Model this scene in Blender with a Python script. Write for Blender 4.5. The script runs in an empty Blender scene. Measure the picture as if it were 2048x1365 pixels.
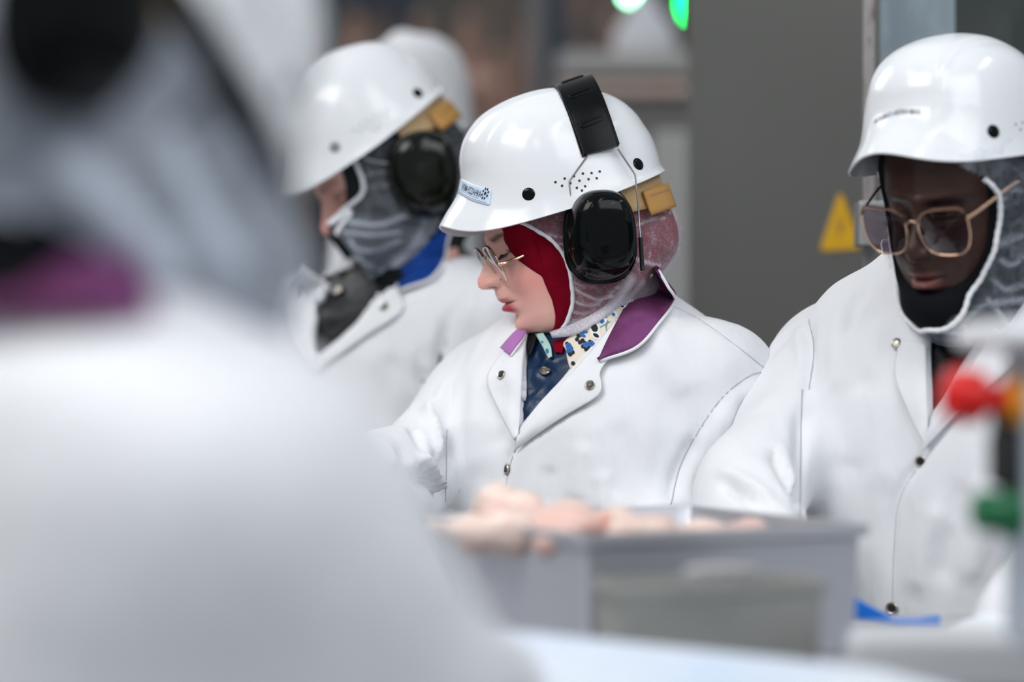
import bpy, math
import numpy as np
from mathutils import Vector
from mathutils.bvhtree import BVHTree

# ------------------------------------------------------------------ camera, world, lights, exposure
SC = bpy.context.scene
FPX = 85 / 36 * 2048
CAMZ = 1.40
cam_d = bpy.data.cameras.new('camera'); cam = bpy.data.objects.new('camera', cam_d)
SC.collection.objects.link(cam); SC.camera = cam
cam.location = (0, 0, CAMZ); cam.rotation_euler = (math.pi / 2, 0, 0)
cam_d.lens = 85; cam_d.sensor_width = 36; cam_d.clip_end = 80
cam_d.dof.use_dof = True; cam_d.dof.focus_distance = 2.985; cam_d.dof.aperture_fstop = 1.4
SC.view_settings.view_transform = 'Standard'; SC.view_settings.look = 'None'
SC.view_settings.gamma = 1; SC.view_settings.exposure = 0.18
SC.view_settings.use_curve_mapping = False
SC.cycles.use_denoising = True
SC.cycles.max_bounces = 8; SC.cycles.transparent_max_bounces = 24
SC.cycles.caustics_reflective = False; SC.cycles.caustics_refractive = False
W = bpy.data.worlds.new('hall'); SC.world = W; W.use_nodes = True
bg = W.node_tree.nodes['Background']; bg.inputs[0].default_value = (.86, .92, 1, 1); bg.inputs[1].default_value = .42

def area(name, loc, target, sx, sy, power, col=(1, 1, 1)):
    l = bpy.data.lights.new(name, 'AREA'); l.shape = 'RECTANGLE'; l.size = sx; l.size_y = sy
    l.energy = power; l.color = col
    o = bpy.data.objects.new(name, l); SC.collection.objects.link(o); o.location = loc
    o.rotation_euler = (Vector(target) - Vector(loc)).to_track_quat('-Z', 'Y').to_euler()
    return o
area('fill_light', (-1.5, 1.2, 3.5), (.2, 3, 1.2), 1.8, 1.1, 47, (1, .99, .97))  # unseen area lights, added to fill the coats and the far hall
area('fill_light', (1.5, .6, 3.3), (.4, 3, 1.1), 2.0, 1.2, 24, (.95, .97, 1))
area('fill_light', (-2.4, 4.9, 3.6), (-.3, 3.2, 1.3), 1.6, 1.6, 26, (1, 1, 1))
area('fill_light', (0, 9.5, 4.2), (0, 10.5, 1), 6, 2, 90, (1, .97, .93))

COL = SC.collection
ORG = {}                                     # object name -> world origin of its root
rng = np.random.default_rng(7)

def P(px, py, d):
    return np.array([(px - 1024) / FPX * d, d, CAMZ - (py - 682.5) / FPX * d])
def proj(v):
    return 1024 + FPX * v[..., 0] / v[..., 1], 682.5 - FPX * (v[..., 2] - CAMZ) / v[..., 1]

# ------------------------------------------------------------------ materials
def mat(name, col, rough=.6, metal=0, spec=.5, coat=0, bump=None, var=None, sheen=0, trans=0, emit=None, subs=0, alpha=1):
    m = bpy.data.materials.new(name); m.use_nodes = True
    nt = m.node_tree; b = nt.nodes['Principled BSDF']
    b.inputs['Base Color'].default_value = (*col, 1); b.inputs['Roughness'].default_value = rough
    b.inputs['Metallic'].default_value = metal; b.inputs['Specular IOR Level'].default_value = spec
    b.inputs['Coat Weight'].default_value = coat; b.inputs['Coat Roughness'].default_value = .05
    b.inputs['Sheen Weight'].default_value = sheen
    b.inputs['Transmission Weight'].default_value = trans
    b.inputs['Alpha'].default_value = alpha
    if subs:
        b.inputs['Subsurface Weight'].default_value = subs
        b.inputs['Subsurface Radius'].default_value = (.012, .005, .003); b.inputs['Subsurface Scale'].default_value = 1
    if emit:
        b.inputs['Emission Color'].default_value = (*emit[:3], 1); b.inputs['Emission Strength'].default_value = emit[3]
    tc = nt.nodes.new('ShaderNodeTexCoord')
    if bump:
        sc_, st, dist = bump[:3]; stretch = bump[3] if len(bump) > 3 else (1, 1, 1)
        mp = nt.nodes.new('ShaderNodeMapping'); mp.inputs['Scale'].default_value = stretch
        n = nt.nodes.new('ShaderNodeTexNoise'); n.inputs['Scale'].default_value = sc_; n.inputs['Detail'].default_value = 4
        bp = nt.nodes.new('ShaderNodeBump'); bp.inputs['Strength'].default_value = st; bp.inputs['Distance'].default_value = dist
        nt.links.new(tc.outputs['Object'], mp.inputs[0]); nt.links.new(mp.outputs[0], n.inputs['Vector'])
        nt.links.new(n.outputs['Fac'], bp.inputs['Height']); nt.links.new(bp.outputs[0], b.inputs['Normal'])
    if var:
        sc_, col2, lo, hi = var[:4]; stretch = var[4] if len(var) > 4 else (1, 1, 1)
        mp = nt.nodes.new('ShaderNodeMapping'); mp.inputs['Scale'].default_value = stretch
        n = nt.nodes.new('ShaderNodeTexNoise'); n.inputs['Scale'].default_value = sc_; n.inputs['Detail'].default_value = 6
        r = nt.nodes.new('ShaderNodeValToRGB')
        r.color_ramp.elements[0].position = lo; r.color_ramp.elements[0].color = (*col, 1)
        r.color_ramp.elements[1].position = hi; r.color_ramp.elements[1].color = (*col2, 1)
        nt.links.new(tc.outputs['Object'], mp.inputs[0]); nt.links.new(mp.outputs[0], n.inputs['Vector'])
        nt.links.new(n.outputs['Fac'], r.inputs[0]); nt.links.new(r.outputs[0], b.inputs['Base Color'])
    return m

M = {}
M['cloth'] = mat('white_coat_cloth', (.83, .84, .865), .85, spec=.2, bump=(11, .55, .022, (1, 1, .38)), sheen=.1)
M['cloth_seam_crease'] = mat('seam_crease_grey', (.50, .51, .56), .9)  # grey for seams, also used to draw crease shade
M['cloth_hem'] = mat('white_piping_cloth', (.86, .86, .88), .8, spec=.2)
M['shell'] = mat('white_helmet_plastic', (.79, .81, .835), .16, spec=.5, bump=(14, .05, .004))
M['black_plastic'] = mat('black_gloss_plastic', (.002, .003, .003), .10, spec=.15, bump=(30, .04, .002))
M['black_matte'] = mat('black_matte_plastic', (.008, .009, .01), .45)
M['black_vinyl'] = mat('black_vinyl_padding', (.002, .003, .0035), .26, spec=.14, bump=(500, .25, .0008))
M['olive_plastic'] = mat('dark_olive_gloss_plastic', (.003, .004, .0015), .10, spec=.3)
M['steel_wire'] = mat('steel_wire', (.42, .43, .45), .3, 1)
M['tan'] = mat('tan_suspension_plastic', (.55, .36, .17), .45, bump=(200, .1, .001))
M['tan_dark'] = mat('amber_adjuster_plastic', (.50, .26, .07), .35)
M['maroon'] = mat('maroon_headscarf_cloth', (.19, .002, .013), .85, spec=.05, bump=(900, .2, .0008), var=(30, (.24, .004, .018), .4, .7))
M['black_cloth'] = mat('black_cloth', (.006, .007, .009), .9, spec=.1, bump=(700, .2, .0008))
M['charcoal_cloth'] = mat('charcoal_cloth', (.022, .026, .030), .9, spec=.1, bump=(300, .3, .001))
M['navy_quilt'] = mat('navy_quilted_nylon', (.003, .024, .070), .36, spec=.4, bump=(28, .35, .006, (1, 1, .6)))
M['black_nylon'] = mat('black_glossy_nylon', (.004, .005, .006), .42, spec=.2, bump=(40, .5, .006))
M['purple'] = mat('purple_collar_cloth', (.19, .055, .17), .8, spec=.2, bump=(1100, .2, .0006), var=(18, (.115, .025, .085), .42, .62))
M['lilac'] = mat('lilac_collar_cloth', (.42, .17, .44), .8, spec=.2, bump=(1100, .2, .0006))
M['blue'] = mat('blue_collar_cloth', (.006, .055, .28), .75, spec=.2, bump=(900, .2, .0006), var=(20, (.003, .03, .19), .4, .65))
M['cream'] = mat('cream_print_cloth', (.80, .72, .62), .8, spec=.2)
M['teal_grey'] = mat('grey_teal_print_cloth', (.22, .31, .31), .8, spec=.2)
M['print_blue'] = mat('print_blue', (.02, .14, .42), .8)
M['print_black'] = mat('print_black', (.01, .012, .015), .8)
M['print_white'] = mat('print_white', (.85, .85, .84), .8)
M['print_mint'] = mat('print_mint', (.42, .62, .56), .8)
M['snap'] = mat('snap_metal', (.52, .48, .42), .28, 1)
M['snap_dark'] = mat('snap_socket_dark', (.05, .045, .04), .4, .8)
M['elastic'] = mat('white_elastic', (.86, .87, .90), .85, bump=(500, .5, .001))
M['gold'] = mat('rose_gold_metal', (.80, .52, .36), .18, 1)
M['rim_dark'] = mat('dark_bronze_metal', (.10, .055, .045), .25, 1)
M['red_cloth'] = mat('red_shirt_cloth', (.45, .012, .012), .85)
M['trouser'] = mat('white_trouser_cloth', (.7, .72, .75), .85)
M['boot'] = mat('white_rubber_boot', (.72, .73, .74), .35)
M['glove'] = mat('white_glove_rubber', (.80, .83, .87), .4)
M['label_blue'] = mat('pale_blue_label_tape', (.62, .73, .87), .35)
M['ink'] = mat('dark_navy_ink', (.012, .02, .06), .5)
M['ink_grey'] = mat('faded_grey_ink', (.16, .17, .21), .6)
M['grey_dot'] = mat('grey_rivet_plastic', (.23, .24, .27), .35)

def lens_mat(name, tint, refl):
    m = bpy.data.materials.new(name); m.use_nodes = True; nt = m.node_tree; nt.nodes.clear()
    o = nt.nodes.new('ShaderNodeOutputMaterial'); t = nt.nodes.new('ShaderNodeBsdfTransparent')
    t.inputs[0].default_value = (*tint, 1)
    g = nt.nodes.new('ShaderNodeBsdfGlossy'); g.inputs['Roughness'].default_value = .02
    f = nt.nodes.new('ShaderNodeFresnel'); f.inputs[0].default_value = 1.5
    a = nt.nodes.new('ShaderNodeMath'); a.operation = 'MULTIPLY_ADD'; a.inputs[1].default_value = .5; a.inputs[2].default_value = refl
    a.use_clamp = True
    mx = nt.nodes.new('ShaderNodeMixShader')
    nt.links.new(f.outputs[0], a.inputs[0]); nt.links.new(a.outputs[0], mx.inputs[0])
    nt.links.new(t.outputs[0], mx.inputs[1]); nt.links.new(g.outputs[0], mx.inputs[2]); nt.links.new(mx.outputs[0], o.inputs[0])
    return m
M['lens_clear'] = lens_mat('clear_spectacle_lens', (.95, .95, .97), .04)
M['lens_tint'] = lens_mat('smoky_spectacle_lens', (.42, .34, .40), .0)

def net_mat(name, col, base, amp, scale=420):
    """white nonwoven fibre net: fibre streaks between see-through gaps; bunched folds (attribute 'dense') are thicker"""
    m = bpy.data.materials.new(name); m.use_nodes = True; nt = m.node_tree; N = nt.nodes; L = nt.links
    out = [n for n in N if n.type == 'OUTPUT_MATERIAL'][0]; b = N['Principled BSDF']
    b.inputs['Base Color'].default_value = (*col, 1); b.inputs['Roughness'].default_value = .8
    b.inputs['Specular IOR Level'].default_value = .3
    tc = N.new('ShaderNodeTexCoord'); t = N.new('ShaderNodeBsdfTransparent'); mx = N.new('ShaderNodeMixShader')
    def fibre(rot, sc):
        mp = N.new('ShaderNodeMapping'); mp.inputs['Rotation'].default_value = rot; mp.inputs['Scale'].default_value = (1, .13, 1)
        n = N.new('ShaderNodeTexNoise'); n.inputs['Scale'].default_value = sc; n.inputs['Detail'].default_value = 3
        n.inputs['Distortion'].default_value = .6
        L.new(tc.outputs['Object'], mp.inputs[0]); L.new(mp.outputs[0], n.inputs['Vector'])
        r = N.new('ShaderNodeMapRange'); r.inputs['From Min'].default_value = .52; r.inputs['From Max'].default_value = .72
        L.new(n.outputs['Fac'], r.inputs['Value']); return r.outputs[0]
    a1 = fibre((.4, .5, .3), scale); a2 = fibre((1.7, -.6, 1.2), scale * .8)
    mxx = N.new('ShaderNodeMath'); mxx.operation = 'MAXIMUM'; L.new(a1, mxx.inputs[0]); L.new(a2, mxx.inputs[1])
    low = N.new('ShaderNodeTexNoise'); low.inputs['Scale'].default_value = 22; low.inputs['Detail'].default_value = 5
    low.inputs['Distortion'].default_value = 1.2
    L.new(tc.outputs['Object'], low.inputs['Vector'])
    lr = N.new('ShaderNodeMapRange'); lr.inputs['From Min'].default_value = .38; lr.inputs['From Max'].default_value = .72
    L.new(low.outputs['Fac'], lr.inputs['Value'])
    at = N.new('ShaderNodeAttribute'); at.attribute_name = 'dense'
    s1 = N.new('ShaderNodeMath'); s1.operation = 'MULTIPLY_ADD'; s1.inputs[1].default_value = amp; s1.inputs[2].default_value = base
    L.new(mxx.outputs[0], s1.inputs[0])
    s2 = N.new('ShaderNodeMath'); s2.operation = 'MULTIPLY_ADD'; s2.inputs[1].default_value = amp * .25
    L.new(lr.outputs[0], s2.inputs[0]); L.new(s1.outputs[0], s2.inputs[2])
    s3 = N.new('ShaderNodeMath'); s3.operation = 'ADD'; s3.use_clamp = True
    L.new(s2.outputs[0], s3.inputs[0]); L.new(at.outputs['Fac'], s3.inputs[1])
    L.new(s3.outputs[0], mx.inputs[0]); L.new(t.outputs[0], mx.inputs[1]); L.new(b.outputs[0], mx.inputs[2]); L.new(mx.outputs[0], out.inputs[0])
    return m
M['net'] = net_mat('white_hair_net', (.80, .76, .84), .09, .22, 620)
M['net_bunch'] = net_mat('bunched_hair_net', (.80, .78, .86), .38, .3, 420)
M['net_thin'] = net_mat('thin_grey_hair_net', (.66, .72, .82), .07, .08, 260)
M['net_front'] = net_mat('grey_hair_net', (.66, .72, .82), .38, .22, 260)

def skin_mat(name, col, lip, rough=.5):
    m = mat(name, col, rough, spec=.35, subs=.12, bump=(700, .12, .0006))
    nt = m.node_tree; b = nt.nodes['Principled BSDF']
    prev = None
    cur = nt.nodes.new('ShaderNodeRGB'); cur.outputs[0].default_value = (*col, 1); prev = cur.outputs[0]
    for an, c in (('blush', tuple(min(1, a * k) for a, k in zip(col, (1.02, .74, .78)))), ('lip', lip), ('dark', tuple(x * .012 for x in col))):
        at = nt.nodes.new('ShaderNodeAttribute'); at.attribute_name = an
        mx = nt.nodes.new('ShaderNodeMix'); mx.data_type = 'RGBA'
        nt.links.new(at.outputs['Fac'], mx.inputs[0]); nt.links.new(prev, mx.inputs[6]); mx.inputs[7].default_value = (*c, 1)
        prev = mx.outputs[2]
    nt.links.new(prev, b.inputs['Base Color'])
    return m
M['skin_light'] = skin_mat('light_skin', (.93, .54, .45), (.46, .065, .085))
M['skin_dark'] = skin_mat('dark_skin', (.038, .0145, .0085), (.15, .045, .042), .42)

# ------------------------------------------------------------------ mesh helpers
def props(o, label=None, cat=None, group=None, kind=None):
    if label: o['label'] = label
    if cat: o['category'] = cat
    if group: o['group'] = group
    if kind: o['kind'] = kind
    return o
def root(name, loc, label, cat, group=None):
    o = bpy.data.objects.new(name, None); COL.objects.link(o); o.location = loc; o.empty_display_size = .05
    ORG[o.name] = np.array(loc, float)
    return props(o, label, cat, group)
def mesh(name, V, Fc, m, parent=None, smooth=True, attrs=None, label=None, solid=None, bevel=None, auto=None, subsurf=0):
    V = np.asarray(V, float)
    if parent is not None:
        org = ORG[parent.name]
    else:
        org = np.zeros(3)
    me = bpy.data.meshes.new(name)
    Vl = V - org
    if isinstance(Fc, np.ndarray) and Fc.ndim == 2:
        n, k = Fc.shape
        me.vertices.add(len(Vl)); me.vertices.foreach_set('co', Vl.astype(np.float32).ravel())
        me.loops.add(n * k); me.loops.foreach_set('vertex_index', Fc.astype(np.int32).ravel())
        me.polygons.add(n); me.polygons.foreach_set('loop_start', np.arange(0, n * k, k, dtype=np.int32))
        me.update(calc_edges=True); me.validate()
    else:
        me.from_pydata([tuple(v) for v in Vl], [], [tuple(int(i) for i in f) for f in Fc]); me.update()
    if smooth:
        me.polygons.foreach_set('use_smooth', np.ones(len(me.polygons), bool))
    if auto is not None:
        try: me.set_sharp_from_angle(angle=math.radians(auto))
        except Exception: pass
    for k, a in (attrs or {}).items():
        at = me.attributes.new(k, 'FLOAT', 'POINT'); at.data.foreach_set('value', np.asarray(a, np.float32))
    for mm in (m if isinstance(m, (list, tuple)) else [m]): me.materials.append(mm)
    o = bpy.data.objects.new(name, me); COL.objects.link(o)
    if parent is not None:
        o.parent = parent; ORG[o.name] = org
    else: ORG[o.name] = org
    if solid:
        s = o.modifiers.new('thickness', 'SOLIDIFY'); s.thickness = abs(solid); s.offset = -1 if solid > 0 else 1
    if bevel:
        s = o.modifiers.new('bevel', 'BEVEL'); s.width = bevel; s.segments = 2; s.limit_method = 'ANGLE'
    if subsurf:
        s = o.modifiers.new('sub', 'SUBSURF'); s.levels = subsurf; s.render_levels = subsurf
    if label: o['label'] = label
    return o
def gridfaces(nu, nv, cu=False, cv=False):
    """vertices laid out as [u][v]"""
    iu = np.arange(nu if cu else nu - 1); iv = np.arange(nv if cv else nv - 1)
    a, b = np.meshgrid(iu, iv, indexing='ij'); a2 = (a + 1) % nu; b2 = (b + 1) % nv
    return np.stack([a * nv + b, a2 * nv + b, a2 * nv + b2, a * nv + b2], -1).reshape(-1, 4)
def smoothpath(pts, n):
    pts = np.asarray(pts, float); k = len(pts)
    if k < 3:
        t = np.linspace(0, 1, n)[:, None]; return pts[0] * (1 - t) + pts[-1] * t
    d = np.r_[0, np.cumsum(np.linalg.norm(np.diff(pts, axis=0), axis=1))]
    t = np.linspace(0, d[-1], n); out = []
    ext = np.vstack([2 * pts[0] - pts[1], pts, 2 * pts[-1] - pts[-2]])
    for x in t:
        i = min(max(np.searchsorted(d, x, 'right') - 1, 0), k - 2)
        u = (x - d[i]) / max(d[i + 1] - d[i], 1e-9)
        p0, p1, p2, p3 = ext[i:i + 4]
        out.append(.5 * ((2 * p1) + (-p0 + p2) * u + (2 * p0 - 5 * p1 + 4 * p2 - p3) * u * u + (-p0 + 3 * p1 - 3 * p2 + p3) * u ** 3))
    return np.array(out)
def sweep(path, prof, closed=False, up=None):
    """prof: (k,2) section; returns V, F with capped ends"""
    path = np.asarray(path, float); n = len(path); prof = np.asarray(prof, float); k = prof.shape[-2]
    if closed: T = np.roll(path, -1, 0) - np.roll(path, 1, 0)
    else: T = np.gradient(path, axis=0)
    T /= np.linalg.norm(T, axis=1)[:, None] + 1e-12
    V = []
    ref = np.array([0, 0, 1.]) if up is None else None
    if ref is not None and abs(T[0] @ ref) > .9: ref = np.array([1., 0, 0])
    nprev = None
    for i in range(n):
        if up is not None:
            u = up[i] if np.ndim(up) == 2 else np.asarray(up, float)
        else:
            u = ref if nprev is None else nprev
        u = u - T[i] * (u @ T[i]); u = u / (np.linalg.norm(u) + 1e-12); nprev = u
        s = np.cross(T[i], u)
        pr = prof if prof.ndim == 2 else prof[i]
        V.append(path[i] + pr[:, :1] * s + pr[:, 1:] * u)
    V = np.concatenate(V)
    Fc = [tuple(f) for f in gridfaces(n, k, closed, True)]
    if not closed:
        Fc.append(tuple(range(k))[::-1]); Fc.append(tuple((n - 1) * k + i for i in range(k)))
    Fc = [f[::-1] for f in Fc]
    return V, Fc
def circ(r, k=10):
    a = np.linspace(0, 2 * np.pi, k, endpoint=False); return np.c_[np.cos(a) * r, np.sin(a) * r]
def rrect(w, h, r, k=4):
    out = []
    for cx, cy, a0 in ((w / 2 - r, h / 2 - r, 0), (-w / 2 + r, h / 2 - r, 90), (-w / 2 + r, -h / 2 + r, 180), (w / 2 - r, -h / 2 + r, 270)):
        for j in range(k + 1):
            a = math.radians(a0 + 90 * j / k); out.append((cx + r * math.cos(a), cy + r * math.sin(a)))
    return np.array(out)
def tube(name, path, r, m, parent, n=None, closed=False, k=10, label=None):
    if n: path = smoothpath(path, n)
    V, Fc = sweep(path, circ(r, k), closed)
    return mesh(name, V, Fc, m, parent, label=label)
def rings(secs):
    """secs: list of (k,3) rings -> lofted closed solid"""
    k = len(secs[0]); V = np.concatenate(secs)
    Fc = [tuple(f) for f in gridfaces(len(secs), k, False, True)]
    Fc.append(tuple(range(k))[::-1]); Fc.append(tuple((len(secs) - 1) * k + i for i in range(k)))
    return V, Fc
def box(cx, cy, cz, sx, sy, sz):
    V = np.array([(cx + a * sx / 2, cy + b * sy / 2, cz + c * sz / 2) for a in (-1, 1) for b in (-1, 1) for c in (-1, 1)])
    Fc = [(0, 1, 3, 2), (4, 6, 7, 5), (0, 4, 5, 1), (2, 3, 7, 6), (0, 2, 6, 4), (1, 5, 7, 3)]
    return V, Fc
def join(parts):
    V, Fc, o = [], [], 0
    for v, f in parts:
        V.append(np.asarray(v)); Fc += [tuple(int(i) + o for i in q) for q in f]; o += len(v)
    return np.concatenate(V), Fc
def lathe(c, axis, prof, k=20):
    """prof: (r, h) list along axis from c"""
    axis = np.asarray(axis, float); axis /= np.linalg.norm(axis)
    r0 = np.array([0, 0, 1.]) if abs(axis[2]) < .9 else np.array([1., 0, 0])
    a = np.cross(axis, r0); a /= np.linalg.norm(a); b = np.cross(axis, a)
    t = np.linspace(0, 2 * np.pi, k, endpoint=False)
    return rings([np.asarray(c) + h * axis + r * (np.cos(t)[:, None] * a + np.sin(t)[:, None] * b) for r, h in prof])

# ------------------------------------------------------------------ signed-distance modelling
def noise3(p, s, seed=0):
    q = p * s + seed * 17.3; i = np.floor(q).astype(np.int64); f = q - i; f = f * f * (3 - 2 * f)
    def h(a, b, c):
        n = (a * 374761393 + b * 668265263 + c * 2147483647 + seed * 974634777) & 0xffffffff
        n = ((n ^ (n >> 13)) * 1274126177) & 0xffffffff
        return ((n ^ (n >> 16)) & 0xffff) / 32768. - 1
    x, y, z = i[..., 0], i[..., 1], i[..., 2]; fx, fy, fz = f[..., 0], f[..., 1], f[..., 2]
    l = lambda a, b, t: a + (b - a) * t
    return l(l(l(h(x, y, z), h(x + 1, y, z), fx), l(h(x, y + 1, z), h(x + 1, y + 1, z), fx), fy),
             l(l(h(x, y, z + 1), h(x + 1, y, z + 1), fx), l(h(x, y + 1, z + 1), h(x + 1, y + 1, z + 1), fx), fy), fz)
def smin(a, b, k):
    h = np.clip(.5 + .5 * (b - a) / k, 0, 1); return b + (a - b) * h - k * h * (1 - h)
def smax(a, b, k): return -smin(-a, -b, k)
def cone(p, a, b, ra, rb):
    a = np.asarray(a, np.float32); ba = np.asarray(b, np.float32) - a; pa = p - a
    t = np.clip(pa @ ba / (ba @ ba), 0, 1)
    return np.linalg.norm(pa - t[..., None] * ba, axis=-1) - (ra + (rb - ra) * t)
def ell(p, c, r, R=None):
    q = p - np.asarray(c, np.float32)
    if R is not None: q = q @ np.asarray(R, np.float32).T
    r = np.asarray(r, np.float32); k0 = np.linalg.norm(q / r, axis=-1); k1 = np.linalg.norm(q / r ** 2, axis=-1)
    return k0 * (k0 - 1) / (k1 + 1e-6)
def nets(fn, lo, hi, h):
    lo = np.asarray(lo, float); n = np.ceil((np.asarray(hi) - lo) / h).astype(int) + 1
    ax = [lo[i] + h * np.arange(n[i]) for i in range(3)]
    D = np.empty(n, np.float32)
    st = max(1, int(600000 / (n[1] * n[2])))
    Y, Z = np.meshgrid(ax[1], ax[2], indexing='ij')
    for i in range(0, n[0], st):
        xs = ax[0][i:i + st]
        p = np.empty((len(xs), n[1], n[2], 3), np.float32)
        p[..., 0] = xs[:, None, None]; p[..., 1] = Y; p[..., 2] = Z
        D[i:i + st] = fn(p)
    s = D < 0
    c = np.zeros(tuple(n - 1), np.int8)
    for a in (0, 1):
        for b in (0, 1):
            for d in (0, 1): c += s[a:n[0] - 1 + a, b:n[1] - 1 + b, d:n[2] - 1 + d]
    I = np.argwhere((c > 0) & (c < 8)); idx = -np.ones(tuple(n - 1), np.int64); idx[tuple(I.T)] = np.arange(len(I))
    cor = np.array([(a, b, d) for a in (0, 1) for b in (0, 1) for d in (0, 1)])
    val = np.stack([D[tuple((I + k).T)] for k in cor], 1)
    acc = np.zeros((len(I), 3)); cnt = np.zeros(len(I))
    for e0 in range(8):
        for e1 in range(e0 + 1, 8):
            if np.abs(cor[e0] - cor[e1]).sum() != 1: continue
            a, b = val[:, e0], val[:, e1]; m = (a < 0) != (b < 0)
            t = np.where(m, a / (a - b + 1e-20), 0)
            acc += np.where(m[:, None], cor[e0] + t[:, None] * (cor[e1] - cor[e0]), 0); cnt += m
    V = lo + h * (I + acc / cnt[:, None])
    Fs = []
    for axx in range(3):
        o1, o2 = (axx + 1) % 3, (axx + 2) % 3
        sl0 = [slice(None)] * 3; sl1 = [slice(None)] * 3; sl0[axx] = slice(0, -1); sl1[axx] = slice(1, None)
        A, B = s[tuple(sl0)], s[tuple(sl1)]
        E = np.argwhere(A != B)
        ok = (E[:, o1] > 0) & (E[:, o2] > 0) & (E[:, o1] < n[o1] - 1) & (E[:, o2] < n[o2] - 1); E = E[ok]
        u = np.zeros(3, int); u[o1] = 1; v = np.zeros(3, int); v[o2] = 1
        q = np.stack([idx[tuple((E - u - v).T)], idx[tuple((E - v).T)], idx[tuple(E.T)], idx[tuple((E - u).T)]], 1)
        flip = ~A[tuple(E.T)]
        q[flip] = q[flip][:, ::-1]; Fs.append(q)
    return V, np.concatenate(Fs)
def vnormals(V, Fc):
    a, b, c, d = (V[Fc[:, i]] for i in range(4)); n = np.cross(c - a, d - b); N = np.zeros_like(V)
    for i in range(4): np.add.at(N, Fc[:, i], n)
    return N / (np.linalg.norm(N, axis=1)[:, None] + 1e-12)
def keep(V, Fc, mask):
    f = Fc[mask[Fc].all(1)]; used = np.unique(f); m = -np.ones(len(V), int); m[used] = np.arange(len(used))
    return V[used], m[f], used
def relax(V, Fc, it=2, lam=.5):
    for _ in range(it):
        S = np.zeros_like(V); C = np.zeros(len(V))
        for i in range(4):
            j = (i + 1) % 4
            np.add.at(S, Fc[:, i], V[Fc[:, j]]); np.add.at(C, Fc[:, i], 1)
            np.add.at(S, Fc[:, j], V[Fc[:, i]]); np.add.at(C, Fc[:, j], 1)
        V = V + lam * (S / np.maximum(C, 1)[:, None] - V)
    return V
def bvh(V, Fc): return BVHTree.FromPolygons([tuple(v) for v in V], [tuple(int(i) for i in f) for f in Fc])
CAMV = Vector((0, 0, CAMZ))
def hit(tree, px, py, default=None):
    d = Vector(P(px, py, 1.)) - CAMV
    r = tree.ray_cast(CAMV, d.normalized())
    if r[0] is None: return default, None
    return np.array(r[0]), np.array(r[1])
def poly_sdf(px, py, poly):
    poly = np.asarray(poly, float); d = np.full(px.shape, 1e9); inside = np.zeros(px.shape, bool); n = len(poly)
    for i in range(n):
        a = poly[i]; b = poly[(i + 1) % n]; e = b - a
        wx, wy = px - a[0], py - a[1]; t = np.clip((wx * e[0] + wy * e[1]) / (e @ e + 1e-9), 0, 1)
        d = np.minimum(d, (wx - t * e[0]) ** 2 + (wy - t * e[1]) ** 2)
        c = ((a[1] > py) != (b[1] > py)) & (px < e[0] * (py - a[1]) / (e[1] + 1e-12) + a[0]); inside ^= c
    d = np.sqrt(d); return np.where(inside, -d, d)
def seg_dist(V, path):
    d = np.full(len(V), 1e9); t_all = np.zeros(len(V)); n = len(path) - 1
    for i in range(n):
        a = path[i]; e = path[i + 1] - a; w = V - a; t = np.clip(w @ e / (e @ e + 1e-12), 0, 1)
        q = np.linalg.norm(w - t[:, None] * e, axis=1); m = q < d; d[m] = q[m]; t_all[m] = (i + t[m]) / n
    return d, t_all
def strokes(V, Fc, tree, L, N=None):
    """cloth folds: each stroke (pixel polyline, height, width in metres) is laid on the surface first, then raised or sunk"""
    if N is None: N = vnormals(V, Fc)
    D = np.zeros(len(V))
    for pts, amp, sig in L:
        w = [hit(tree, *q)[0] for q in smoothpath(pts, 14)]; w = [q for q in w if q is not None]
        if len(w) < 3: continue
        w = np.array(w)
        near = np.linalg.norm(V - w.mean(0), axis=1) < np.linalg.norm(w - w.mean(0), axis=1).max() + 4 * sig
        d, t = seg_dist(V[near], w); fade = np.clip(np.minimum(t, 1 - t) * 5, 0, 1); fade = fade * fade * (3 - 2 * fade) * .85 + .15
        fade = np.where((t <= 0) | (t >= 1), .15 * np.exp(-(d / sig) ** 2), fade)
        D[near] += amp * np.exp(-(d / sig) ** 2) * fade
    return V + N * D[:, None]
def patch(name, A, B, tree, m, parent, off=.004, nu=40, nv=14, thick=.0015, puff=0., label=None, sm=6, base=None):
    """cloth panel between two edge lines, laid over the surface beneath it"""
    A = smoothpath(A, nu); B = smoothpath(B, nu); D = np.full((nu, nv), np.nan)
    for i in range(nu):
        for j in range(nv):
            q = A[i] + (B[i] - A[i]) * j / (nv - 1); h, _ = hit(tree, q[0], q[1])
            if h is not None: D[i, j] = h[1]
    med = np.nanmedian(D) if base is None else base
    D = np.where(np.isnan(D), med, D); D = np.clip(D, med - .09, med + .09)
    for _ in range(sm):
        E = D.copy(); E[1:-1] = (D[:-2] + D[2:] + 2 * D[1:-1]) / 4; G = E.copy(); G[:, 1:-1] = (E[:, :-2] + E[:, 2:] + 2 * E[:, 1:-1]) / 4
        D = np.minimum(G, D + .002)
    V = []
    for i in range(nu):
        for j in range(nv):
            u, v = i / (nu - 1), j / (nv - 1); q = A[i] + (B[i] - A[i]) * v
            V.append(P(q[0], q[1], D[i, j] - off - puff * math.sin(math.pi * min(1, max(0, v))) ** .7))
    return mesh(name, V, gridfaces(nu, nv), m, parent, solid=thick, label=label), np.array(V).reshape(nu, nv, 3)

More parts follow.
